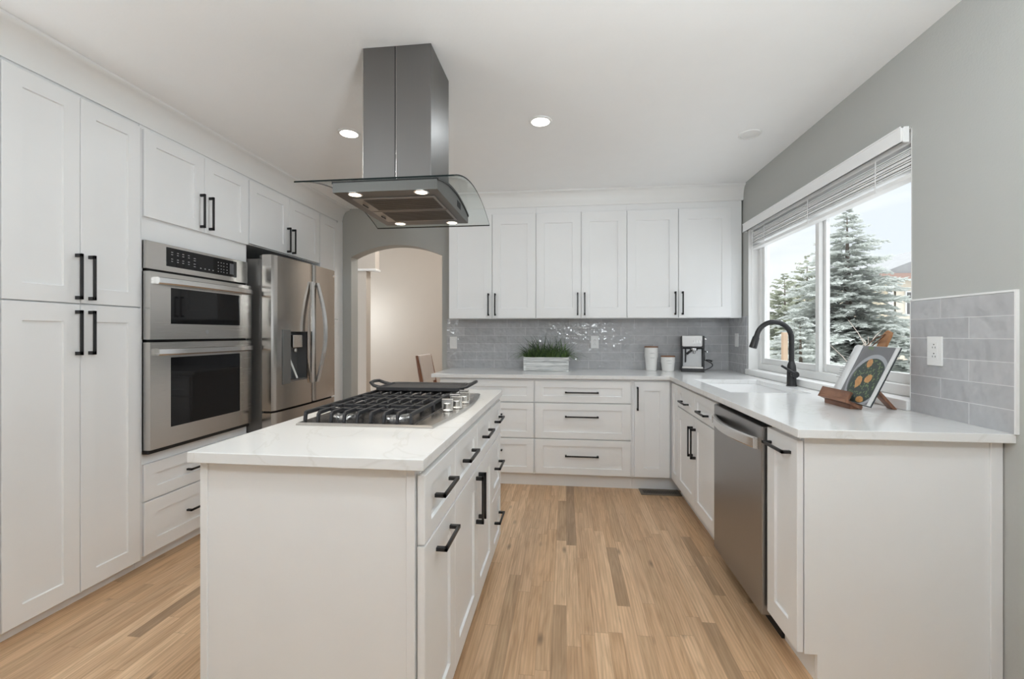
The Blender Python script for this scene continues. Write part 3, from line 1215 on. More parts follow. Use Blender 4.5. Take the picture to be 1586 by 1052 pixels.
wt = slab('worktop', xs, ys, fill, 0.884, 0.914, QUARTZ, bevel=0.002)
tag(wt, 'white quartz L-shaped worktop running under the window and along the tiled wall', 'worktop')

sk = thing('sink', 'white rectangular undermount sink set in the worktop', 'sink', (1.14, 2.965, 0.69))
mb = MB()
def rr(x0, x1, y0, y1, z, r=0.03, n=5):
    pts = []
    for cx_, cy_, a0 in ((x1 - r, y1 - r, 0), (x0 + r, y1 - r, PI / 2), (x0 + r, y0 + r, PI), (x1 - r, y0 + r, 1.5 * PI)):
        for k in range(n + 1):
            a = a0 + (PI / 2) * k / n
            pts.append((cx_ + r * math.cos(a), cy_ + r * math.sin(a), z))
    return pts
X0, X1, Yy0, Yy1 = 0.925, 1.355, 2.605, 3.325
mb.rings([rr(X0 - 0.02, X1 + 0.02, Yy0 - 0.02, Yy1 + 0.02, 0.883), rr(X0 - 0.002, X1 + 0.002, Yy0 - 0.002, Yy1 + 0.002, 0.883), rr(X0 + 0.003, X1 - 0.003, Yy0 + 0.003, Yy1 - 0.003, 0.873), rr(X0 + 0.012, X1 - 0.012, Yy0 + 0.012, Yy1 - 0.012, 0.71, 0.05), rr(X0 + 0.04, X1 - 0.04, Yy0 + 0.04, Yy1 - 0.04, 0.695, 0.05)], cap0=False, cap1=True)
mb.rings([rr(X0 - 0.02, X1 + 0.02, Yy0 - 0.02, Yy1 + 0.02, 0.883), rr(X0 - 0.008, X1 + 0.008, Yy0 - 0.008, Yy1 + 0.008, 0.872), rr(X0 - 0.005, X1 + 0.005, Yy0 - 0.005, Yy1 + 0.005, 0.685)], cap0=False, cap1=True)
mb.build('basin', SINKM, sk, smooth=True)
mb = MB(); mb.lathe([(0.045, 0.0), (0.045, 0.003), (0.02, 0.004), (0.0, 0.002)], (1.14, 2.965, 0.6955), 24)
mb.build('drain', CHROME, sk, smooth=True)

fc = thing('tap', 'tall black gooseneck kitchen tap behind the sink', 'tap', (1.418, 2.96, 0.914))
tx, ty = 1.418, 2.96
mb = MB(); mb.lathe([(0.030, 0.0), (0.030, 0.004), (0.027, 0.006), (0.026, 0.10), (0.024, 0.13), (0.016, 0.155), (0.0, 0.155)], (tx, ty, 0.9142), 24)
mb.build('base', BLACK, fc, smooth=True)
pts = [(tx, ty, 1.05), (tx, ty, 1.215)]
rc = 0.105
for k in range(1, 19):
    a = PI * 0.93 * k / 18
    pts.append((tx - rc + rc * math.cos(a), ty, 1.215 + rc * math.sin(a)))
mb = MB(); mb.tube(pts, [0.0155] * len(pts), 16)
mb.build('spout', BLACK, fc, smooth=True)
e = Vector(pts[-1]); dr = (Vector(pts[-1]) - Vector(pts[-2])).normalized()
mb = MB()
mb.tube([e - dr * 0.004, e + dr * 0.012, e + dr * 0.02, e + dr * 0.085, e + dr * 0.088], [0.0155, 0.017, 0.0205, 0.0235, 0.019], 18)
mb.build('spray_head', BLACK, fc, smooth=True)
mb = MB(); mb.box(e.x - 0.031, e.x - 0.018, ty - 0.008, ty + 0.008, e.z - 0.075, e.z - 0.045)
mb.build('spray_button', BLACK, fc, bevel=0.003)
mb = MB()
mb.lathe([(0.0, 0.0), (0.019, 0.0), (0.021, 0.004), (0.021, 0.026), (0.018, 0.03), (0.0, 0.03)], (tx, ty - 0.056, 0.99), 18, 'y')
mb.tube([(tx, ty - 0.05, 0.993), (tx - 0.03, ty - 0.052, 1.012), (tx - 0.085, ty - 0.056, 1.045)], [0.008, 0.008, 0.007], 10)
mb.build('lever', BLACK, fc, smooth=True)

# ------------------------------------------------------------------ wall cabinets on the back wall
UY = 3.85
FU = face_back(UY)
doors = [-1.049, -0.6555, -0.2655, 0.1277, 0.5165, 0.945, 1.373]
ulab = ['white wall cabinet with two shaker doors, half behind the hood glass', 'white wall cabinet with two shaker doors above the grass planter',
        'white wall cabinet with two wider shaker doors above the canisters, by the window']
for k in range(3):
    a, m_, b = doors[2 * k], doors[2 * k + 1], doors[2 * k + 2]
    p = thing('wall_cabinet', ulab[k], 'cabinet', ((a + b) / 2, 4.0, 1.382), 'wall cabinets over the tiled backsplash')
    mb = MB(); mb.box(a + (0.0003 if k else 0), XW - 0.012 if k == 2 else b - 0.0003, UY + 0.0205, YW - 0.009, 1.3832, 2.366)
    mb.box(a + 0.0003, XW - 0.012 if k == 2 else b - 0.0003, UY + 0.0205, UY + 0.04, 1.378, 1.384)
    mb.build('body', WHITE, p)
    for (u0, u1, hu) in ((a, m_, m_ - 0.030), (m_, b, m_ + 0.030)):
        d = shaker(FU, u0, u1, 1.3795, 2.307, p, stile=0.073, rail=0.09, gap=0.0022)
        pull(FU, hu, 1.503, 0.196, True, d)

# ------------------------------------------------------------------ island
IX = -0.380
FI = face_left(IX)
ibx = IX - 0.0205
icols = [1.166, 1.478, 2.238, 2.532]
inames = ['white island cabinet at the near end, one drawer over a door', 'white island cabinet in the middle with two drawers over double doors', 'white island cabinet at the far end with three stacked drawers']
IB = []
for k in range(3):
    a, b = icols[k], icols[k + 1]
    p = thing('island_cabinet', inames[k], 'cabinet', (-0.72, (a + b) / 2, 0), 'cabinets making up the island')
    IB.append(p)
    mb = MB()
    mb.box(-1.032, ibx, a + 0.0004, b - 0.0004, 0.075, 0.8835)
    mb.box(-1.032, IX - 0.075, a + 0.0004, b - 0.0004, 0.0, 0.075)
    mb.build('body', WHITE, p)
p = IB[0]
mb = MB()
mb.box(-1.036, ibx - 0.006, 1.150, 1.1658, 0.0, 0.8835)
mb.build('end_panel', WHITE, p, bevel=0.001, seg=1)
for a, b in ((-0.430, ibx - 0.006), (-1.040, -1.018)):
    mb = MB(); mb.box(a, b, 1.1445, 1.1498, 0.0, 0.8835)
    mb.build('corner_strip', WHITE, p, bevel=0.001, seg=1)
d = shaker(FI, 1.150, 1.478, 0.672, 0.862, p, name='drawer', stile=0.058, rail=0.045)
pull(FI, 1.322, 0.775, 0.165, False, d)
d = shaker(FI, 1.150, 1.478, 0.078, 0.669, p, stile=0.06, rail=0.075)
pull(FI, 1.335, 0.612, 0.165, False, d)
p = IB[1]
for (y0, y1, hy) in ((1.478, 1.858, 1.830), (1.858, 2.238, 1.886)):
    d = shaker(FI, y0, y1, 0.672, 0.862, p, name='drawer', stile=0.058, rail=0.045)
    pull(FI, (y0 + y1) / 2, 0.775, 0.165, False, d)
    d = shaker(FI, y0, y1, 0.078, 0.669, p, stile=0.06, rail=0.075)
    pull(FI, hy, 0.54, 0.20, True, d)
p = IB[2]
for z0, z1, hz in ((0.672, 0.862, 0.775), (0.376, 0.669, 0.525), (0.078, 0.373, 0.235)):
    d = shaker(FI, 2.238, 2.532, z0, z1, p, name='drawer', stile=0.055, rail=0.045)
    pull(FI, 2.385, hz, 0.16, False, d)
it = slab('island_worktop', [-1.056, -0.373], [1.117, 2.562], lambda i, j: True, 0.884, 0.914, QUARTZ, bevel=0.002)
tag(it, 'white quartz slab on top of the kitchen island', 'worktop')

# ------------------------------------------------------------------ cooktop
ck = thing('gas_cooktop', 'stainless steel gas cooktop with black cast iron grates on the island', 'cooktop', (-0.72, 1.91, 0.914))
cx0, cx1, cyA, cyB = -0.972, -0.462, 1.487, 2.335


def arc_outline(inset):
    pts = [(cx0 + inset, cyA + inset), (cx1 - inset, cyA + inset)]
    for k in range(1, 16):
        t = k / 16
        pts.append((cx1 - inset + 0.036 * math.sin(PI * t), cyA + inset + (cyB - cyA - 2 * inset) * t))
    pts += [(cx1 - inset, cyB - inset), (cx0 + inset, cyB - inset)]
    return pts


mb = MB()
mb.rings([[(x, y, 0.9142) for x, y in arc_outline(0)], [(x, y, 0.919) for x, y in arc_outline(0)], [(x, y, 0.924) for x, y in arc_outline(0.006)],
          [(x, y, 0.924) for x, y in arc_outline(0.02)], [(x, y, 0.921) for x, y in arc_outline(0.026)]])
mb.build('tray', STEEL, ck)
mb = MB(); mb.box(-0.960, -0.535, cyA + 0.012, cyB - 0.012, 0.9212, 0.9245)
mb.build('burner_pan', brushed('dark_burner_pan', (0.13, 0.13, 0.135), 0.22), ck, bevel=0.001, seg=1)
gx0, gx1 = -0.955, -0.545
glen = (cyB - cyA - 0.05) / 3
gys = [cyA + 0.022 + k * (glen + 0.003) for k in range(3)]
for g, y0 in enumerate(gys):
    y1 = y0 + glen
    mb = MB()
    zt, zb = 0.962, 0.9495
    ym = (y0 + y1) / 2
    mb.box(gx0, gx0 + 0.010, y0, y1, zb, zt)
    mb.box(gx1 - 0.010, gx1, y0, y1, zb, zt)
    for yy in (y0 + 0.088, y1 - 0.088):
        mb.box(gx0, gx1, yy - 0.005, yy + 0.005, zb - 0.001, zt - 0.001)
    nx = 9
    for i in range(nx):
        x = gx0 + 0.005 + (gx1 - gx0 - 0.010) * i / (nx - 1)
        full = i in (0, 4, 8)
        for y, s in ((y0, 1), (y1, -1)):
            ye = ym if full else y + s * (0.118 if i % 2 else 0.092)
            # finger that bends down into a foot at the outer end
            h0, h1 = 0.0046, 0.0062
            sec = [(y - s * 0.006, 0.9247), (y - s * 0.002, zb + 0.004), (y + s * 0.010, zt + 0.0015), (ye, zt + 0.0015), (ye, zb + 0.002), (y + s * 0.014, zb), (y + s * 0.011, zb - 0.006), (y + s * 0.008, 0.9247)]
            mb.rings([[(x - h0, a_, b_) for a_, b_ in sec], [(x + h0, a_, b_) for a_, b_ in sec]])
    mb.build('grate', IRON, ck, bevel=0.0015, seg=1)
burn = [(-0.86, gys[0] + glen / 2 - 0.0, 0.036), (-0.65, gys[0] + glen / 2, 0.045), (-0.75, gys[1] + glen / 2, 0.058), (-0.86, gys[2] + glen / 2, 0.045), (-0.65, gys[2] + glen / 2, 0.036)]
for x, y, r in burn:
    mb = MB(); mb.lathe([(r + 0.016, 0), (r + 0.014, 0.006), (r, 0.008), (r, 0.014), (0, 0.014)], (x, y, 0.9247), 24)
    b_ = mb.build('burner', STEELH, ck, smooth=True)
    mb = MB(); mb.lathe([(r - 0.003, 0), (r, 0.002), (r, 0.007), (r - 0.004, 0.009), (0, 0.009)], (x, y, 0.9389), 24)
    mb.build('burner_cap', IRON, b_, smooth=True)
for i, (x, y) in enumerate(((-0.496, 1.80), (-0.474, 1.872), (-0.500, 1.94), (-0.472, 2.01), (-0.492, 2.085))):
    mb = MB()
    mb.lathe([(0.023, 0.0), (0.023, 0.004), (0.017, 0.007), (0.0165, 0.030), (0.015, 0.033), (0, 0.033)], (x, y, 0.9225), 20)
    mb.box(x - 0.023, x + 0.023, y - 0.007, y + 0.007, 0.930, 0.972)
    kb = mb.build('knob', KNOB, ck, bevel=0.0015, seg=2)
    kb['label'] = 'bright metal control knob with a flat grip'

gd = thing('griddle', 'black griddle plate with loop handles across the far grate of the cooktop', 'griddle', (-0.70, 2.19, 0.963))
mb = MB()
def gr(x0, x1, y0, y1, z):
    return rr(x0, x1, y0, y1, z, 0.02, 4)
ga, gb_, gc, gdd = -0.935, -0.515, 2.065, 2.305
mb.rings([gr(ga + 0.01, gb_ - 0.01, gc + 0.01, gdd - 0.01, 0.9632), gr(ga, gb_, gc, gdd, 0.968), gr(ga, gb_, gc, gdd, 0.983), gr(ga + 0.008, gb_ - 0.008, gc + 0.008, gdd - 0.008, 0.984), gr(ga + 0.014, gb_ - 0.014, gc + 0.014, gdd - 0.014, 0.974)])
mb.build('plate', IRON, gd, smooth=True)
for s, xe in ((-1, ga), (1, gb_)):
    mb = MB()
    mb.tube([(xe - s * 0.004, 2.115, 0.977), (xe + s * 0.028, 2.118, 0.984), (xe + s * 0.052, 2.135, 0.997), (xe + s * 0.056, 2.185, 1.0), (xe + s * 0.052, 2.235, 0.997), (xe + s * 0.028, 2.252, 0.984), (xe - s * 0.004, 2.255, 0.977)], 0.0085, 10)
    mb.build('handle', IRON, gd, smooth=True)

# ------------------------------------------------------------------ island hood
hd = thing('range_hood', 'stainless steel island hood with a curved glass canopy hanging from the ceiling', 'hood', (-0.73, 1.975, 1.83))
mb = MB()
cxa, cxb, cya, cyb = -0.886, -0.577, 1.832, 2.118
mb.box(cxa, cxb, cya, cyb, 1.86, H - 0.001)
ch = mb.build('chimney', STEELG, hd, bevel=0.002)
mb = MB(); mb.box(-0.739, -0.7345, cya - 0.0015, cya + 0.004, 1.87, H - 0.004)
mb.build('chimney_seam', BLACK, ch)
mb = MB(); mb.box(-0.7338, -0.7322, cya - 0.0006, cya + 0.004, 1.87, H - 0.004)  # lighter steel strip, a highlight along the seam put in as colour
mb.build('seam_highlight', STEELV, ch)
mb = MB(); mb.box(cxb - 0.024, cxb - 0.022, 0, 0, 0, 0) if False else mb.box(cxa + 0.001, cxa + 0.004, cya - 0.0008, cya + 0.002, 1.87, H - 0.002)
mb.build('chimney_lip', STEELV, ch)
# body with an arched top that follows the glass
bx0, bx1, by0, by1 = -0.950, -0.510, 1.700, 2.250
gy0, gy1, gxa, gxb = 1.592, 2.352, -1.048, -0.414
zg0, rise = 1.8305, 0.075
def zglass(y):
    t = (y - gy0) / (gy1 - gy0) * 2 - 1
    return zg0 + rise * (1 - t * t)
mb = MB()
n = 20
rs = []
for k in range(n + 1):
    y = by0 + (by1 - by0) * k / n
    rs.append([(bx0, y, 1.822), (bx1, y, 1.822), (bx1, y, zglass(y) - 0.001), (bx0, y, zglass(y) - 0.001)])
mb.rings(rs)
bd = mb.build('hood_body', STEELG, hd)
mb = MB()
rs = []
for k in range(25):
    y = gy0 + (gy1 - gy0) * k / 24
    z = zglass(y)
    rs.append([(gxa, y, z), (gxb, y, z), (gxb, y, z + 0.006), (gxa, y, z + 0.006)])
mb.rings(rs)
for f in mb.bm.faces:
    f.normal_update()
    c = f.calc_center_median()
    if abs(f.normal.x) > 0.9 or (abs(f.normal.y) > 0.9):
        f.material_index = 1
gl = mb.build('glass_canopy', [HGLASS, GEDGE], hd)
# dark gasket line between glass and body
mb = MB()
for xa, xb in ((bx1 - 0.001, bx1 + 0.004), (bx0 - 0.004, bx0 + 0.001)):
    rs = []
    for k in range(n + 1):
        y = by0 + (by1 - by0) * k / n
        rs.append([(xa, y, zglass(y) - 0.010), (xb, y, zglass(y) - 0.010), (xb, y, zglass(y) - 0.0005), (xa, y, zglass(y) - 0.0005)])
    mb.rings(rs)
mb.box(bx0, bx1, by0 - 0.0015, by0 + 0.001, zglass(by0) - 0.005, zglass(by0) - 0.0005)
mb.build('gasket', BLACK, hd)
HFILT = brushed('hood_filter_steel', (0.36, 0.335, 0.31), 0.32, (2, 90, 2), 0.2)
HFILD = brushed('hood_filter_groove', (0.16, 0.145, 0.13), 0.38, (2, 60, 2), 0.2)
for a, b in ((1.78, 1.96), (1.972, 2.155)):
    mb = MB(); mb.box(-0.905, -0.545, a, b, 1.8165, 1.8225)
    f_ = mb.build('filter_panel', HFILT, hd, bevel=0.001, seg=1)
    mb = MB()
    for q in range(12):
        y = a + 0.012 + q * (b - a - 0.02) / 12
        mb.box(-0.86, -0.555, y, y + 0.006, 1.8145, 1.8168)
    mb.build('baffle', HFILD, f_)
    mb = MB(); mb.tube([(-0.893, (a + b) / 2 - 0.02, 1.816), (-0.885, (a + b) / 2 - 0.015, 1.811), (-0.885, (a + b) / 2 + 0.015, 1.811), (-0.893, (a + b) / 2 + 0.02, 1.816)], 0.003, 8)
    mb.build('latch', BLACK, f_)
for x, y in ((-0.868, 1.728), (-0.585, 1.728), (-0.862, 2.212), (-0.588, 2.222)):
    mb = MB(); mb.lathe([(0.031, 0.0), (0.031, -0.002), (0.025, -0.003), (0.025, -0.001), (0, -0.001)], (x, y, 1.8218), 24)
    r_ = mb.build('hood_light', CHROME, hd, smooth=True)
    mb = MB(); mb.lathe([(0.0245, 0.0), (0.0, -0.0006)], (x, y, 1.8203), 24, cap0=False, cap1=False)
    mb.build('lens', LEDWARM, r_)
mb = MB()
for q in range(6):
    y = 2.02 + q * 0.012
    mb.box(bx1 - 0.0005, bx1 + 0.0012, y, y + 0.006, 1.845, 1.875)
mb.build('side_vent', DARK, hd)

# ------------------------------------------------------------------ ceiling lights and lamps
def ceiling_light(x, y, lit, label, group, power):
    t = thing('ceiling_light', label, 'light', (x, y, H), group)
    mb = MB(); mb.lathe([(0.068, -0.0003), (0.066, -0.006), (0.054, -0.007), (0.052, -0.003), (0.0, -0.003)], (x, y, H), 32)
    mb.build('trim_ring', PLATE, t, smooth=True)
    mb = MB(); mb.lathe([(0.052, -0.0045), (0.03, -0.006), (0.0, -0.0065)], (x, y, H), 32, cap0=False, cap1=False)
    mb.build('lens', LEDW if lit else PLATE, t, smooth=True)
    if lit:
        l = bpy.data.lights.new('downlight', 'AREA')
        l.shape = 'DISK'; l.size = 0.10; l.energy = power; l.color = LCOL
        o = bpy.data.objects.new('downlight', l); C.objects.link(o); o.location = (x, y, H - 0.012)
    return t


ceiling_light(-1.345, 2.60, True, 'lit round recessed ceiling light left of the hood chimney', 'recessed ceiling lights', LAMP)
ceiling_light(-0.151, 2.58, True, 'lit round recessed ceiling light right of the hood chimney', 'recessed ceiling lights', LAMP)
u = ceiling_light(1.14, 2.895, False, 'unlit flat white disc on the ceiling near the window', None, 0)
for x, y in ((-1.345, 0.5), (-0.151, 0.5), (0.95, 0.5)):  # extra recessed lights added out of view to brighten the kitchen
    ceiling_light(x, y, True, 'lit round recessed ceiling light added behind the camera as fill', 'recessed fill lights added behind the camera', LAMP)
for x, y in ((-0.868, 1.728), (-0.585, 1.728), (-0.862, 2.212), (-0.588, 2.222)):
    l = bpy.data.lights.new('hood_spot', 'SPOT'); l.energy = 5; l.spot_size = 1.9; l.spot_blend = 0.8; l.color = (1, 0.84, 0.62); l.shadow_soft_size = 0.02
    o = bpy.data.objects.new('hood_spot', l); C.objects.link(o); o.location = (x, y, 1.812)
# globe pendants added behind the camera as fill light
for x, y in ((-1.3, -1.0), (0.3, -1.0)):
    t = thing('fill_pendant', 'white globe pendant added behind the camera as fill light', 'lamp', (x, y, H), 'fill pendants added behind the camera')
    mb = MB(); mb.tube([(x, y, H - 0.001), (x, y, 1.97)], 0.004, 8); mb.lathe([(0.06, 0), (0.06, -0.02), (0, -0.02)], (x, y, H - 0.001), 20)
    mb.build('cord', BLACK, t)
    mb = MB()
    mb.lathe([(0.02 + 0 * k, 0) if False else (0.13 * math.sin(PI * k / 12) + 0.0005, 0.13 * math.cos(PI * k / 12)) for k in range(13)], (x, y, 1.85), 24, cap0=False, cap1=False)
    mb.build('globe', clear_glass('opal_glass', (0.95, 0.95, 0.95), 0.2), t, smooth=True)
    l = bpy.data.lights.new('pendant_fill', 'POINT'); l.energy = PENDANT_FILL; l.shadow_soft_size = 0.09; l.color = LCOL
    o = bpy.data.objects.new('pendant_fill', l); C.objects.link(o); o.location = (x, y, 1.85)
for x, y, pw in ((-2.35, 0.15, 0.5), (0.40, 0.15, 1.3)):  # torchieres added out of view to throw fill onto the ceiling
    t = thing('fill_torchiere', 'upright torchiere added behind the camera as ceiling fill light', 'lamp', (x, y, 0), 'fill torchieres added behind the camera')
    mb = MB(); mb.lathe([(0.14, 0.0), (0.14, 0.015), (0.02, 0.03), (0.014, 0.05), (0.014, 1.60), (0, 1.60)], (x, y, 0.0003), 24)
    mb.build('stand', BLACK, t, smooth=True)
    mb = MB(); mb.lathe([(0.02, 1.60), (0.10, 1.63), (0.17, 1.70), (0.165, 1.70), (0.098, 1.635), (0.0, 1.607)], (x, y, 0.0), 28, cap0=True, cap1=False)
    mb.build('shade', PLATE, t, smooth=True)
    l = bpy.data.lights.new('torchiere_fill', 'POINT'); l.energy = TORCH_FILL * pw; l.shadow_soft_size = 0.12; l.color = LCOL
    o = bpy.data.objects.new('torchiere_fill', l); C.objects.link(o); o.location = (x, y, 1.735)
# unseen ceiling lamp added to light the next room
t = thing('fill_ceiling_lamp', 'added flush ceiling lamp, out of view, lighting the room beyond the arch', 'lamp', (-1.7, 5.0, 2.7))
mb = MB(); mb.lathe([(0.15, 0), (0.15, -0.03), (0.1, -0.07), (0, -0.08)], (-1.6, 5.0, 2.699), 24)
mb.build('shade', LEDW, t, smooth=True)
l = bpy.data.lights.new('next_room_fill', 'POINT'); l.energy = 16; l.shadow_soft_size = 0.1; l.color = (1, 0.96, 0.91)
o = bpy.data.objects.new('next_room_fill', l); C.objects.link(o); o.location = (-1.6, 5.0, 2.5)
l = bpy.data.lights.new('side_window_fill', 'POINT'); l.energy = 14; l.shadow_soft_size = 0.15; l.color = LCOL  # added point light standing in for daylight from an unseen side window
o = bpy.data.objects.new('side_window_fill', l); C.objects.link(o); o.location = (-3.1, 6.0, 1.5)

# ------------------------------------------------------------------ outlets and switches
def outlet(F, u, z, label, kind, name, cat):
    t_ = thing(name, label, cat, tuple(F(Vector((u, z, 0)))), 'wall plates on the tile')
    mb = MB(F); mb.box(u - 0.036, u + 0.036, z - 0.058, z + 0.058, 0.0, 0.006)
    mb.build('cover_plate', PLATE, t_, bevel=0.002)
    mb = MB(F); mb.box(u - 0.0165, u + 0.0165, z - 0.034, z + 0.034, 0.0055, 0.0085 if kind == 'switch' else 0.0072)
    i = mb.build('rocker' if kind == 'switch' else 'receptacle', PLATE, t_, bevel=0.001, seg=1)
    if kind == 'outlet':
        mb = MB(F)
        for s in (0.017, -0.019):
            mb.box(u - 0.0075, u - 0.0055, z + s - 0.006, z + s + 0.001, 0.0071, 0.0076)
            mb.box(u + 0.0055, u + 0.0075, z + s - 0.006, z + s + 0.001, 0.0071, 0.0076)
            mb.box(u - 0.0022, u + 0.0022, z + s + 0.007, z + s + 0.0115, 0.0071, 0.0076)
        mb.build('slots', DARK, i)


FT = face_back(YW - 0.0081)
FTR = face_right(1.4639)
outlet(FT, -1.09, 1.158, 'white rocker switch plate at the left end of the tiled back wall', 'switch', 'light_switch', 'switch')
outlet(FT, 0.265, 1.166, 'white power outlet on the tile between the planter and the canisters', 'outlet', 'power_outlet', 'outlet')
outlet(FTR, 3.98, 1.19, 'white switch plate on the short tiled wall behind the coffee machine', 'switch', 'light_switch', 'switch')
outlet(FTR, 1.928, 1.176, 'white power outlet on the tile right of the cookbook', 'outlet', 'power_outlet', 'outlet')

# ------------------------------------------------------------------ things on the worktop
ZT = 0.9142
# grass planter
pl = thing('grass_planter', 'green grass plant in a whitewashed wooden box on the back worktop', 'plant', (-0.18, 3.94, ZT))
px0, px1, py0, py1, pz = -0.378, 0.022, 3.885, 4.005, ZT + 0.122
mb = MB()
for k in range(3):
    z0 = ZT + 0.002 + k * 0.0405
    mb.box(px0 + 0.001, px1 - 0.001, py0, py0 + 0.012, z0, z0 + 0.039)
    mb.box(px0 + 0.001, px1 - 0.001, py1 - 0.012, py1, z0, z0 + 0.039)
    mb.box(px0, px0 + 0.012, py0 + 0.012, py1 - 0.012, z0, z0 + 0.039)
    mb.box(px1 - 0.012, px1, py0 + 0.012, py1 - 0.012, z0, z0 + 0.039)
for x in (px0, px1 - 0.022):
    mb.box(x, x + 0.022, py0 - 0.006, py0, ZT, pz)
mb.box(px0 + 0.01, px1 - 0.01, py0 + 0.01, py1 - 0.01, ZT, ZT + 0.008)
mb.build('box', WASHED, pl, bevel=0.001, seg=1)
mb = MB(); mb.box(px0 + 0.012, px1 - 0.012, py0 + 0.012, py1 - 0.012, ZT + 0.1, ZT + 0.114)
mb.build('filler', SOIL, pl)


def blades(mats, count, lo, hi, seed, spread):
    r = random.Random(seed)
    mb = MB()
    for i in range(count):
        x = r.uniform(px0 + 0.02, px1 - 0.02)
        y = r.uniform(py0 + 0.02, py1 - 0.02)
        ex = (x - (px0 + px1) / 2) / 0.2
        ang = r.uniform(0, 2 * PI)
        L_ = r.uniform(lo, hi)
        lean = r.uniform(0.15, 1.05) * spread
        dx = math.cos(ang) * lean + ex * abs(ex) * 0.85 * spread
        dy = math.sin(ang) * lean * 0.45
        dirv = Vector((dx, dy, 1)).normalized()
        side = Vector((-dirv.y, dirv.x, 0))
        side = (side.normalized() if side.length > 1e-4 else Vector((1, 0, 0)))
        if r.random() < 0.6:
            side = Vector((1, 0, 0)).lerp(side, 0.4).normalized()
        w = r.uniform(0.0016, 0.0032)
        base = Vector((x, y, ZT + 0.112))
        prev = None
        droop = r.uniform(0.05, 0.8) * (0.45 + abs(ex))
        N = 5
        pos = base.copy()
        d = dirv.copy()
        for k in range(N + 1):
            ww = w * (1 - (k / N) ** 2) + 0.0002
            if pos.y > YW - 0.014:
                pos.y = YW - 0.014
            a, b = mb.v(pos - side * ww), mb.v(pos + side * ww)
            if prev:
                mb.face([prev[0], prev[1], b, a])
            prev = (a, b)
            pos = pos + d * (L_ / N)
            d = (d + Vector((d.x * 0.25, d.y * 0.25, -droop * 0.55))).normalized()
    return mb


g = blades(GRASS, 640, 0.08, 0.20, 3, 1.25).build('grass_blades', GRASS, pl)
g['kind'] = 'stuff'
g = blades(GRASSD, 200, 0.15, 0.28, 5, 1.6).build('long_grass_blades', GRASSD, pl)
g['kind'] = 'stuff'


def canister(x, y, r0, r1, h, label, seed):
    t = thing('canister', label, 'canister', (x, y, ZT), 'ceramic canisters with wooden lids')
    mb = MB()
    mb.lathe([(r0 - 0.004, 0), (r0, 0.004), (r0 + (r1 - r0) * 0.55, h * 0.5), (r1, h * 0.62), (r1, h - 0.002), (r1 - 0.003, h), (0, h)], (x, y, ZT), 32)
    mb.build('jar', CERAM, t, smooth=True)
    mb = MB(); mb.lathe([(r1 + 0.001, 0), (r1 + 0.001, 0.008), (r1 - 0.002, 0.010), (0, 0.0105)], (x, y, ZT + h + 0.0004), 32)
    mb.build('lid', LIDW, t, smooth=True)
    # tall thin grey lettering marks, too small to read
    mb = MB()
    rr_ = random.Random(seed)
    for k in range(4):
        a = -PI / 2 - 0.36 + 0.20 * k
        zc = h * 0.66
        hh = h * 0.115
        def P(aa, z, rad=r1 + 0.0004):
            f = max(0.0, min(1.0, (z - h * 0.5) / (h * 0.12)))
            base = r0 + (r1 - r0) * 0.55
            rad = (base + (r1 - base) * f) + 0.0006
            return (x + rad * math.cos(aa), y + rad * math.sin(aa), ZT + z)
        for s in (-0.045, 0.045):
            mb.poly([P(a + s - 0.012, zc - hh), P(a + s + 0.012, zc - hh), P(a + s + 0.012, zc + hh), P(a + s - 0.012, zc + hh)])
        if k in (1, 2):
            mb.poly([P(a - 0.045, zc + hh - 0.004), P(a + 0.045, zc + hh - 0.004), P(a + 0.045, zc + hh), P(a - 0.045, zc + hh)])
        if k in (1, 2, 3):
            mb.poly([P(a - 0.045, zc - hh), P(a + 0.045, zc - hh), P(a + 0.045, zc - hh + 0.004), P(a - 0.045, zc - hh + 0.004)])
    mb.build('print', GREYINK, t)


canister(0.762, 4.075, 0.047, 0.059, 0.207, 'taller white ceramic canister with a wooden lid', 1)
canister(0.898, 4.03, 0.051, 0.060, 0.125, 'shorter white ceramic canister with a wooden lid', 2)

# espresso machine
em = thing('espresso_machine', 'black and steel espresso machine in the worktop corner', 'coffee machine', (1.1, 4.03, ZT))
ex0, ex1, ey0, ey1 = 1.008, 1.192, 3.975, 4.165
mb = MB()
mb.box(ex0, ex1 + 0.004, ey0 - 0.015, ey1, ZT, ZT + 0.030)            # base
mb.box(ex0, ex0 + 0.014, ey0 + 0.03, ey1, ZT + 0.03, ZT + 0.22)       # left cheek
mb.box(ex1 - 0.012, ex1 + 0.006, ey0 + 0.03, ey1, ZT + 0.03, ZT + 0.31)
mb.box(ex0 + 0.014, ex1 - 0.012, ey0 + 0.085, ey1, ZT + 0.03, ZT + 0.22)
mb.box(ex0 - 0.002, ex1 + 0.006, ey0 + 0.012, ey1, ZT + 0.205, ZT + 0.312)
mb.build('housing', BLACK, em, bevel=0.004)
mb = MB()
pf = [(ex0 + 0.008, 0.226), (ex0 + 0.016, 0.219), (ex1 - 0.022, 0.219), (ex1 - 0.014, 0.226), (ex1 - 0.012, 0.314), (ex0 + 0.006, 0.314)]
mb.rings([[(x, ey0 + 0.003, ZT + z) for x, z in pf], [(x, ey0 + 0.02, ZT + z) for x, z in pf]])
tp = mb.build('top_panel', brushed('machine_steel', (0.45, 0.44, 0.43), 0.36), em, bevel=0.003)
mb = MB()
for k in range(3):
    mb.box(1.105 + k * 0.024, 1.120 + k * 0.024, ey0 + 0.0005, ey0 + 0.004, ZT + 0.245, ZT + 0.272)
mb.build('buttons', PLATE, tp, bevel=0.001, seg=1)
mb = MB(); mb.box(ex0 + 0.016, ex1 - 0.016, ey0 + 0.078, ey0 + 0.086, ZT + 0.045, ZT + 0.195)
mb.build('splash_plate', brushed('splash_steel', (0.42, 0.42, 0.42), 0.4), em)
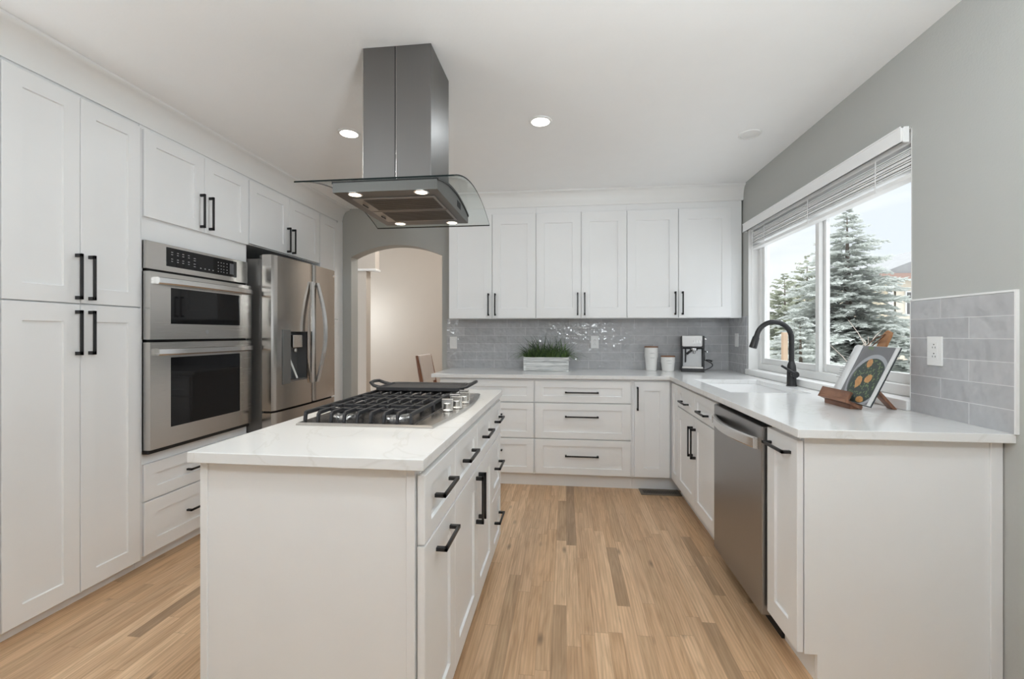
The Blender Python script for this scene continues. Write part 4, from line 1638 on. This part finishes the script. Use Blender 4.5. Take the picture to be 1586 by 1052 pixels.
mb = MB(); mb.box(ex0 + 0.008, ex1 - 0.008, ey0 - 0.012, ey0 + 0.085, ZT + 0.029, ZT + 0.046)
mb.build('drip_tray', STEEL, em, bevel=0.002)
mb = MB()
mb.lathe([(0.030, 0.0), (0.032, -0.012), (0.030, -0.022), (0.018, -0.028), (0.0, -0.028)], (1.112, ey0 + 0.045, ZT + 0.206), 24)
mb.lathe([(0.010, 0.0), (0.008, -0.022), (0, -0.022)], (1.115, ey0 + 0.040, ZT + 0.180), 14)
pfm = mb.build('portafilter', CHROME, em, smooth=True)
mb = MB(); mb.tube([(1.095, ey0 + 0.02, ZT + 0.186), (1.07, ey0 - 0.02, ZT + 0.172), (1.055, ey0 - 0.045, ZT + 0.160)], [0.007, 0.010, 0.011], 12)
mb.build('grip', BLACK, pfm, smooth=True)
mb = MB(); mb.tube([(1.045, ey0 + 0.03, ZT + 0.2), (1.045, ey0 + 0.02, ZT + 0.15), (1.043, ey0 + 0.018, ZT + 0.08)], 0.006, 8)
mb.build('frother_tube', BLACK, em, smooth=True)
mb = MB(); mb.tube([(ex1 + 0.004, ey0 + 0.06, ZT + 0.178), (ex1 + 0.02, ey0 + 0.05, ZT + 0.176), (ex1 + 0.032, ey0 + 0.045, ZT + 0.172)], 0.007, 8)
mb.tube([(ex1 + 0.014, ey0 + 0.052, ZT + 0.17), (ex1 + 0.012, ey0 + 0.052, ZT + 0.10)], 0.0045, 8)
mb.build('steam_wand', CHROME, em, smooth=True)
mb = MB(); mb.lathe([(0.0, 0), (0.010, 0), (0.010, 0.014), (0, 0.014)], (ex1 + 0.006, ey0 + 0.03, ZT + 0.285), 14, 'x')
mb.build('side_dial', CHROME, em, smooth=True)
mb = MB()
pts = []
for k in range(15):
    t = k / 14
    pts.append((ex1 + 0.004 + 0.072 * math.sin(PI * min(1, t * 1.0)) ** 0.8, 4.10 - 0.02 * t, ZT + 0.098 - 0.088 * t - 0.0 * t))
mb.tube(pts, 0.0042, 8)
mb.tube([(ex1 + 0.004, 4.09, ZT + 0.100), (ex1 + 0.045, 4.085, ZT + 0.098), (ex1 + 0.072, 4.085, ZT + 0.088)], [0.004, 0.006, 0.009], 8)
mb.build('power_cord', BLACK, em, smooth=True)

em.rotation_euler = (0, 0, math.radians(-13))
em.location.y -= 0.022

# cookbook stand and cookbook
lean = math.radians(25.5)
SO = Vector((1.250, 2.0, ZT))          # near end of the foot line
vU = Vector((0.02, 1, 0)).normalized()  # along the ledge, away from the camera
vV = Vector((math.sin(lean), 0, math.cos(lean)))
vN = Vector((-math.cos(lean), 0, math.sin(lean)))
def S(p):
    return SO + vU * p[0] + vV * p[1] + vN * p[2]
st = thing('cookbook_stand', 'wooden board-shaped cookbook stand with a handle and back leg by the window', 'stand', tuple(SO + vU * 0.14))
mb = MB(S)
ol = [(0.075, 0.012), (0.265, 0.012), (0.27, 0.02), (0.27, 0.20), (0.262, 0.225), (0.235, 0.245), (0.165, 0.275), (0.155, 0.300), (0.152, 0.365), (0.145, 0.382), (0.13, 0.388), (0.115, 0.382), (0.108, 0.365), (0.105, 0.300), (0.097, 0.275), (0.085, 0.245), (0.078, 0.225), (0.07, 0.20), (0.07, 0.02)]
mb.rings([[(u_ , v_, -0.022) for u_, v_ in ol], [(u_, v_, -0.006) for u_, v_ in ol]])
mb.build('board', BOARDW, st, bevel=0.002)
mb = MB(S); mb.tube([(0.13, 0.366, -0.004), (0.165, 0.345, 0.004), (0.205, 0.30, 0.004), (0.205, 0.285, 0.0), (0.17, 0.30, 0.002), (0.134, 0.356, -0.003)], 0.0022, 6)
mb.build('leather_loop', LEATHER, st, smooth=True)
mb = MB(S)
mb.box(0.065, 0.285, 0.010, 0.024, -0.022, 0.052)
mb.box(0.065, 0.285, 0.024, 0.062, 0.040, 0.052)
mb.build('ledge', LEDGEW, st, bevel=0.0015)
a0 = S(Vector((0.17, 0.17, -0.024))); a1 = Vector((1.425, 2.10, ZT + 0.001))
mb = MB()
ab = (a1 - a0).normalized()
mb.rings([[a0 + Vector((0, -0.017, 0)) + Vector((0, 0, 0.0)), a0 + Vector((0, 0.017, 0)), a0 + Vector((-0.013, 0.017, -0.012)), a0 + Vector((-0.013, -0.017, -0.012))],
          [a1 + Vector((0.004, -0.02, 0)), a1 + Vector((0.004, 0.02, 0)), a1 + Vector((-0.012, 0.02, 0)), a1 + Vector((-0.012, -0.02, 0))]])
mb.build('back_leg', LEDGEW, st, bevel=0.0015)
# foot under the ledge so that the tilted board rests on the worktop
mb = MB(); fa = S(Vector((0.08, 0.010, -0.022))); fb = S(Vector((0.27, 0.010, 0.03)))
mb.box(1.236, 1.272, fa.y, fb.y, ZT, ZT + 0.018)
mb.build('foot', LEDGEW, st, bevel=0.001)

bk = thing('cookbook', 'open cookbook showing a dish of food, propped on the wooden stand', 'book', tuple(S(Vector((0.13, 0.026, 0)))))
BV0, BV1 = 0.0255, 0.302
us = 0.212
mb = MB(S)
mb.box(-0.012, us, BV0, BV1, -0.005, -0.002)
mb.box(us, 0.29, BV0, BV1, -0.005, -0.002)
mb.build('cover', COVER, bk)


def pagecurve(u0, u1, hump, sgn):
    pts = []
    for k in range(13):
        t = k / 12
        pts.append((u0 + (u1 - u0) * t, 0.003 + hump * math.sin(PI * t ** 0.55 if sgn > 0 else PI * t ** 0.6) ** 1.0 * 0.9 + 0.006 * (1 - t)))
    return pts


for nm, u0, u1, hump, matn in (('right_page', us, -0.008, 0.006, None), ('left_page', us, 0.286, 0.016, None)):
    pc = pagecurve(u0, u1, hump, 1)
    mb = MB(S)
    rs = []
    for (u_, n_) in pc:
        rs.append([(u_, BV0 + 0.003, -0.0015), (u_, BV1 - 0.003, -0.0015), (u_, BV1 - 0.003, n_), (u_, BV0 + 0.003, n_)])
    mb.rings(rs)
    pg = mb.build(nm, PAPER, bk)
    if nm == 'right_page':
        def nh(u_):
            t = (us - u_) / (us + 0.008)
            t = max(0, min(1, t))
            return 0.003 + 0.006 * math.sin(PI * t ** 0.55) * 0.9 + 0.006 * (1 - t) + 0.0005

        def sheet(pts_uv, name, mat, lift):
            mb = MB(S)
            c = (sum(q[0] for q in pts_uv) / len(pts_uv), sum(q[1] for q in pts_uv) / len(pts_uv))
            cv = mb.v((c[0], c[1], nh(c[0]) + lift))
            vs = [mb.v((q[0], q[1], nh(q[0]) + lift)) for q in pts_uv]
            for i in range(len(vs)):
                mb.face([cv, vs[i], vs[(i + 1) % len(vs)]])
            return mb
        # photo of a dish: grey table, pale plate rim, dark green leaves, orange pieces
        ua, ub = 0.008, us - 0.003
        grid = MB(S)
        N = 10
        G = [[grid.v((ua + (ub - ua) * i / N, (BV0 + 0.004) + (BV1 - BV0 - 0.008) * j, nh(ua + (ub - ua) * i / N))) for j in (0, 1)] for i in range(N + 1)]
        for i in range(N):
            grid.face([G[i][0], G[i + 1][0], G[i + 1][1], G[i][1]])
        ph = grid.build('photo', plain('photo_grey', (0.17, 0.17, 0.18), 0.35), pg)

        def clipped(cu, cv, ru, rv, n=40):
            out = []
            for k in range(n):
                a = 2 * PI * k / n
                out.append((max(ua, min(ub, cu + ru * math.cos(a))), max(BV0 + 0.005, min(BV1 - 0.005, cv + rv * math.sin(a)))))
            return out
        sheet(clipped(0.085, 0.135, 0.108, 0.125), 'x', None, 0.0004).build('plate_print', plain('print_plate', (0.36, 0.37, 0.40), 0.35), pg)
        sheet(clipped(0.082, 0.133, 0.094, 0.108), 'x', None, 0.0008).build('sauce_print', plain('print_dark_green', (0.045, 0.06, 0.055), 0.35), pg)
        r = random.Random(11)
        mb = MB(S)
        for k in range(150):
            a = r.uniform(0, 2 * PI); q = math.sqrt(r.random())
            cu, cv = 0.082 + 0.088 * q * math.cos(a), 0.133 + 0.10 * q * math.sin(a)
            if not (ua + 0.01 < cu < ub - 0.01 and BV0 + 0.012 < cv < BV1 - 0.012):
                continue
            an = r.uniform(0, PI); l_, w_ = r.uniform(0.008, 0.018), r.uniform(0.0015, 0.004)
            du, dv = math.cos(an), math.sin(an)
            pts = [(cu - du * l_ / 2, cv - dv * l_ / 2), (cu - dv * w_, cv + du * w_), (cu + du * l_ / 2, cv + dv * l_ / 2), (cu + dv * w_, cv - du * w_)]
            pts = [(max(ua, min(ub, x_)), y_) for x_, y_ in pts]
            mb.poly([(x_, y_, nh(x_) + 0.0012) for x_, y_ in pts])
        LEAFP = plain('print_leaf_green', (0.16, 0.22, 0.11), 0.35, var=0.5, vscale=60)
        mb.build('leaf_print', LEAFP, pg)
        mb = MB(S)
        for k in range(10):
            cu, cv = r.uniform(0.12, 0.165), r.uniform(0.278, 0.292)
            mb.poly([(cu - 0.008, cv, nh(cu) + 0.0012), (cu, cv - 0.004, nh(cu) + 0.0012), (cu + 0.008, cv + 0.003, nh(cu) + 0.0012), (cu, cv + 0.005, nh(cu) + 0.0012)])
        mb.build('herb_print', LEAFP, pg)
        ORANGE = plain('print_orange', (0.50, 0.26, 0.10), 0.35, var=0.3, vscale=80)
        for cu, cv, ru, rv in ((0.105, 0.215, 0.016, 0.022), (0.116, 0.125, 0.021, 0.030), (0.068, 0.145, 0.022, 0.020), (0.062, 0.048, 0.026, 0.016)):
            mb = MB(S)
            pts = []
            for k in range(9):
                a = 2 * PI * k / 9
                f = 0.8 + 0.35 * r.random()
                pts.append((cu + ru * f * math.cos(a), cv + rv * f * math.sin(a)))
            mb.poly([(x_, y_, nh(x_) + 0.0016) for x_, y_ in pts])
            mb.build('squash_print', ORANGE, pg)
    else:
        mb = MB(S)
        for k in range(14):
            v_ = 0.27 - k * 0.011
            if k < 3:
                continue
            L0 = us + 0.030
            mb.box(L0, us + 0.066 - 0.004 * (k % 3), v_, v_ + 0.0022, 0.0207, 0.0212)
        mb.build('text_lines', GREYINK, pg)

# floor register
fv = thing('floor_vent', 'dark metal floor register by the toe kick in the corner', 'vent', (0.72, 3.545, 0))
mb = MB()
vx0, vx1, vy0, vy1 = 0.575, 0.880, 3.478, 3.606
mb.box(vx0, vx1, vy0, vy0 + 0.028, 0.0003, 0.006)
mb.box(vx0, vx1, vy1 - 0.028, vy1, 0.0003, 0.006)
mb.box(vx0, vx0 + 0.02, vy0 + 0.028, vy1 - 0.028, 0.0003, 0.006)
mb.box(vx1 - 0.02, vx1, vy0 + 0.028, vy1 - 0.028, 0.0003, 0.006)
for k in range(20):
    x = vx0 + 0.024 + k * 0.0132
    mb.box(x, x + 0.0045, vy0 + 0.028, vy1 - 0.028, 0.0015, 0.005)
mb.build('grille', VENTM, fv)
mb = MB(); mb.box(vx0 + 0.004, vx1 - 0.004, vy0 + 0.004, vy1 - 0.004, 0.0003, 0.0008)
mb.build('duct', DARK, fv)

# ------------------------------------------------------------------ dining chair in the next room
cr = thing('dining_chair', 'wooden dining chair with a pale padded back beyond the arched opening', 'chair', (-1.465, 5.19, 0))
CB = Vector((-1.465, 5.19, 0))
ca = math.radians(86)
def K(p):
    x, y, z = p
    return CB + Vector((x * math.cos(ca) - y * math.sin(ca), x * math.sin(ca) + y * math.cos(ca), z))
for sx in (-0.21, 0.21):
    mb = MB(K); mb.tube([(sx, 0.20, 0.0), (sx, 0.19, 0.25), (sx, 0.185, 0.46), (sx, 0.20, 0.62), (sx, 0.235, 0.80), (sx, 0.27, 0.985)], [0.016, 0.019, 0.021, 0.02, 0.018, 0.013], 8, 1.2)
    mb.build('back_post', CHWOOD, cr, smooth=True)
    mb = MB(K); mb.tube([(sx, -0.20, 0.0), (sx, -0.20, 0.43)], [0.014, 0.02], 8)
    mb.build('leg', CHWOOD, cr, smooth=True)
mb = MB(K); mb.box(-0.23, 0.23, -0.23, 0.20, 0.43, 0.49)
mb.build('seat', PADM, cr, bevel=0.015)
mb = MB(K)
rs = []
for k in range(7):
    t = k / 6
    z = 0.66 + 0.33 * t
    y = 0.21 + 0.062 * t
    hw = 0.185
    rs.append([(-hw, y - 0.028, z), (hw, y - 0.028, z), (hw, y + 0.022, z), (-hw, y + 0.022, z)])
mb.rings(rs)
mb.build('back_pad', PADM, cr, bevel=0.012)

# ------------------------------------------------------------------ outside the window
GZ = -1.0
mb = MB(); mb.box(1.7, 60, -30, 70, GZ - 0.1, GZ)
mb.box(-20, 1.7, -40, -3.9, GZ - 0.1, GZ)
struct('ground_snow', mb, SNOW)


def conifer(name, label, x, y, height, radius, seed, mat, whorls, per, group, droop=0.25, z0=0.06, power=0.9):
    t = thing(name, label, 'tree', (x, y, GZ), group)
    r = random.Random(seed)
    mb = MB()
    mb.tube([(x, y, GZ), (x + 0.02, y, GZ + height * 0.5), (x, y, GZ + height * 0.97)], [radius * 0.07, radius * 0.045, 0.006], 8)
    mb.build('trunk', BARK, t, smooth=True)
    mb = MB()
    for w in range(whorls):
        f = w / (whorls - 1)
        zc = GZ + height * (z0 + (0.985 - z0) * f)
        R_ = radius * (1 - f) ** power * r.uniform(0.85, 1.08) + 0.07
        nb = max(4, int(per * (1 - 0.45 * f)))
        a0 = r.uniform(0, 2 * PI)
        for b in range(nb):
            a = a0 + 2 * PI * b / nb + r.uniform(-0.25, 0.25)
            L_ = R_ * r.uniform(0.72, 1.1)
            zz = zc + r.uniform(-0.5, 0.5) * height / whorls
            up = 0.25 - droop * (1 - f) * 1.6
            dirh = Vector((math.cos(a), math.sin(a), 0))
            side = Vector((-math.sin(a), math.cos(a), 0))
            n = max(4, int(L_ / 0.085))
            for k in range(1, n + 1):
                s = k / n
                p0 = Vector((x, y, zz)) + dirh * (L_ * s) + Vector((0, 0, L_ * (up * s - droop * s * s + 0.28 * droop * s ** 3)))
                wl = L_ * 0.34 * (1 - s * 0.75) + 0.05
                for sg in (-1, 1, 0):
                    ln = wl * r.uniform(0.7, 1.2)
                    dv = (dirh * r.uniform(0.55, 1.0) + side * sg * r.uniform(0.6, 1.1) + Vector((0, 0, r.uniform(-0.35, 0.22)))).normalized()
                    tip = p0 + dv * ln
                    wv = dv.cross(Vector((r.uniform(-0.4, 0.4), r.uniform(-0.4, 0.4), 1))).normalized()
                    uv_ = dv.cross(wv).normalized()
                    ww = 0.024 + 0.05 * ln
                    # twig spray: a chevron of narrow needles
                    for q in range(3):
                        b0 = p0 + dv * (ln * (0.05 + 0.3 * q))
                        for s2 in (-1, 1):
                            e0 = b0 + dv * (ln * 0.36) + wv * (s2 * ww * 1.5) + uv_ * r.uniform(-0.02, 0.02)
                            mb.poly([b0 - wv * s2 * 0.004 - uv_ * 0.004, b0 + dv * 0.03 + wv * s2 * 0.012, e0, b0 + dv * (ln * 0.30)])
                    mb.poly([p0 - wv * 0.012, p0 + dv * ln * 0.5 + wv * 0.028 + uv_ * 0.01, tip, p0 + dv * ln * 0.5 - wv * 0.028 - uv_ * 0.01])
                    mb.poly([p0 - uv_ * 0.01, p0 + dv * ln * 0.5 + uv_ * 0.022, tip, p0 + dv * ln * 0.5 - uv_ * 0.022])
    fo = mb.build('foliage', mat, t)
    return t


conifer('spruce_tree', 'large pale blue spruce filling the right half of the window', 6.48, 11.0, 5.15, 2.25, 4, NEEDLE, 32, 16, 'trees outside the window', 0.22, 0.04, 0.8)
conifer('spruce_tree', 'shorter grey-green spruce behind the tap in the left window pane', 3.72, 7.5, 2.50, 1.02, 9, NEEDLE, 22, 14, 'trees outside the window', 0.2, 0.05, 0.7)
conifer('pine_tree', 'dark green pine at the left edge of the window view', 7.07, 15.2, 4.15, 1.55, 14, PINE, 18, 13, 'trees outside the window', 0.05, 0.08, 0.6)
conifer('pine_tree', 'olive green pine top between the dark pine and the big spruce', 10.2, 20.0, 5.5, 2.1, 19, PINE, 18, 13, 'trees outside the window', 0.05, 0.08, 0.6)

# bare sapling in front of the spruce
sp = thing('bare_sapling', 'thin leafless sapling in front of the big spruce', 'tree', (3.62, 5.9, GZ))
r = random.Random(21)
mb = MB()
for s in range(5):
    bx, by = 3.62 + r.uniform(-0.10, 0.10), 5.9 + r.uniform(-0.10, 0.10)
    ax, ay = r.uniform(-0.2, 0.2), r.uniform(-0.2, 0.2)
    hh = r.uniform(1.4, 2.3)
    mb.tube([(bx, by, GZ), (bx + ax * 0.4, by + ay * 0.4, GZ + hh * 0.5), (bx + ax, by + ay, GZ + hh)], [0.014, 0.009, 0.003], 6)
    for k in range(9):
        t = r.uniform(0.25, 0.95)
        q = Vector((bx + ax * t, by + ay * t, GZ + hh * t))
        e2 = q + Vector((r.uniform(-0.3, 0.3), r.uniform(-0.3, 0.3), r.uniform(0.15, 0.4)))
        mb.tube([q, (q + e2) / 2 + Vector((0, 0, 0.03)), e2], [0.005, 0.004, 0.002], 5)
mb.build('branches', TWIG, sp)

# neighbour's house
hs = thing('neighbour_house', 'cream house with a grey roof beyond the big spruce', 'house', (15.5, 20.5, GZ))
mb = MB(); mb.box(13.1, 20, 20.0, 27, GZ, 3.6)
mb.build('walls', SIDING, hs)
mb = MB()
mb.rings([[(12.75, y, 3.55), (20.3, y, 3.55), (20.3, y, 3.7), (16.5, y, 5.2), (12.75, y, 3.7)] for y in (19.6, 27.3)])
mb.rings([[(x, 19.5, 3.52), (x, 23.4, 3.52), (x, 23.4, 4.75), (x, 19.5, 3.68)] for x in (12.7, 20.3)])
mb.build('roof', ROOFM, hs)
mb = MB(); mb.box(12.72, 20.2, 19.44, 19.50, 3.46, 3.70)
mb.build('fascia', REDTRIM, hs)
mb = MB(); mb.box(13.62, 15.2, 19.93, 19.99, -0.3, 3.45)
mb.box(13.62, 13.74, 19.90, 19.99, -0.3, 3.45)
mb.build('bay', plain('pale_siding', (0.80, 0.72, 0.60), 0.8), hs)
for z0, z1 in ((2.0, 3.0), (0.3, 1.3)):
    mb = MB(); mb.box(13.35, 13.55, 19.94, 20.02, z0, z1); mb.box(13.95, 14.5, 19.86, 19.94, z0, z1)
    f_ = mb.build('window', TRIMW, hs)
    mb = MB(); mb.box(14.0, 14.45, 19.85, 19.87, z0 + 0.05, z1 - 0.05)
    mb.build('pane', FRSIDE, f_)

# fence
fe = thing('board_fence', 'weathered board fence at the end of the yard', 'fence', (10.0, 17.3, GZ))
r = random.Random(5)
mb = MB()
k = 0
x = 3.5
x = 6.2
while x < 15:
    y = 17.3
    wd = 0.13
    mb.box(x, x + wd, y, y + 0.02, GZ, 0.17 + r.uniform(-0.02, 0.02))
    x += wd + 0.012
mb.build('boards', FENCEM, fe)
mb = MB()
mb.bar((6.2, 17.27, 0.20), (15, 17.27, 0.20), 0.09, 0.05)
mb.bar((6.2, 17.27, -0.6), (15, 17.27, -0.6), 0.04, 0.09)
mb.build('rail', CEDAR, fe)
# cedar posts of the deck
for (px_, py_, top, lb) in ((2.45, 5.27, 1.26, 'single cedar deck post behind the tap'),):
    mb = MB(); mb.box(px_ - 0.025, px_ + 0.025, py_ - 0.025, py_ + 0.025, GZ, top)
    tag(mb.build('wooden_post', CEDAR, None, bevel=0.004), lb, 'post')
mb = MB(); mb.box(4.6, 5.2, 13.6, 14.6, GZ, 0.30); mb.box(4.5, 5.3, 13.5, 14.7, 0.30, 0.40)
tag(mb.build('garden_shed', plain('dark_shed', (0.17, 0.16, 0.16), 0.8), None), 'low dark garden shed at the lower left of the window view', 'shed')
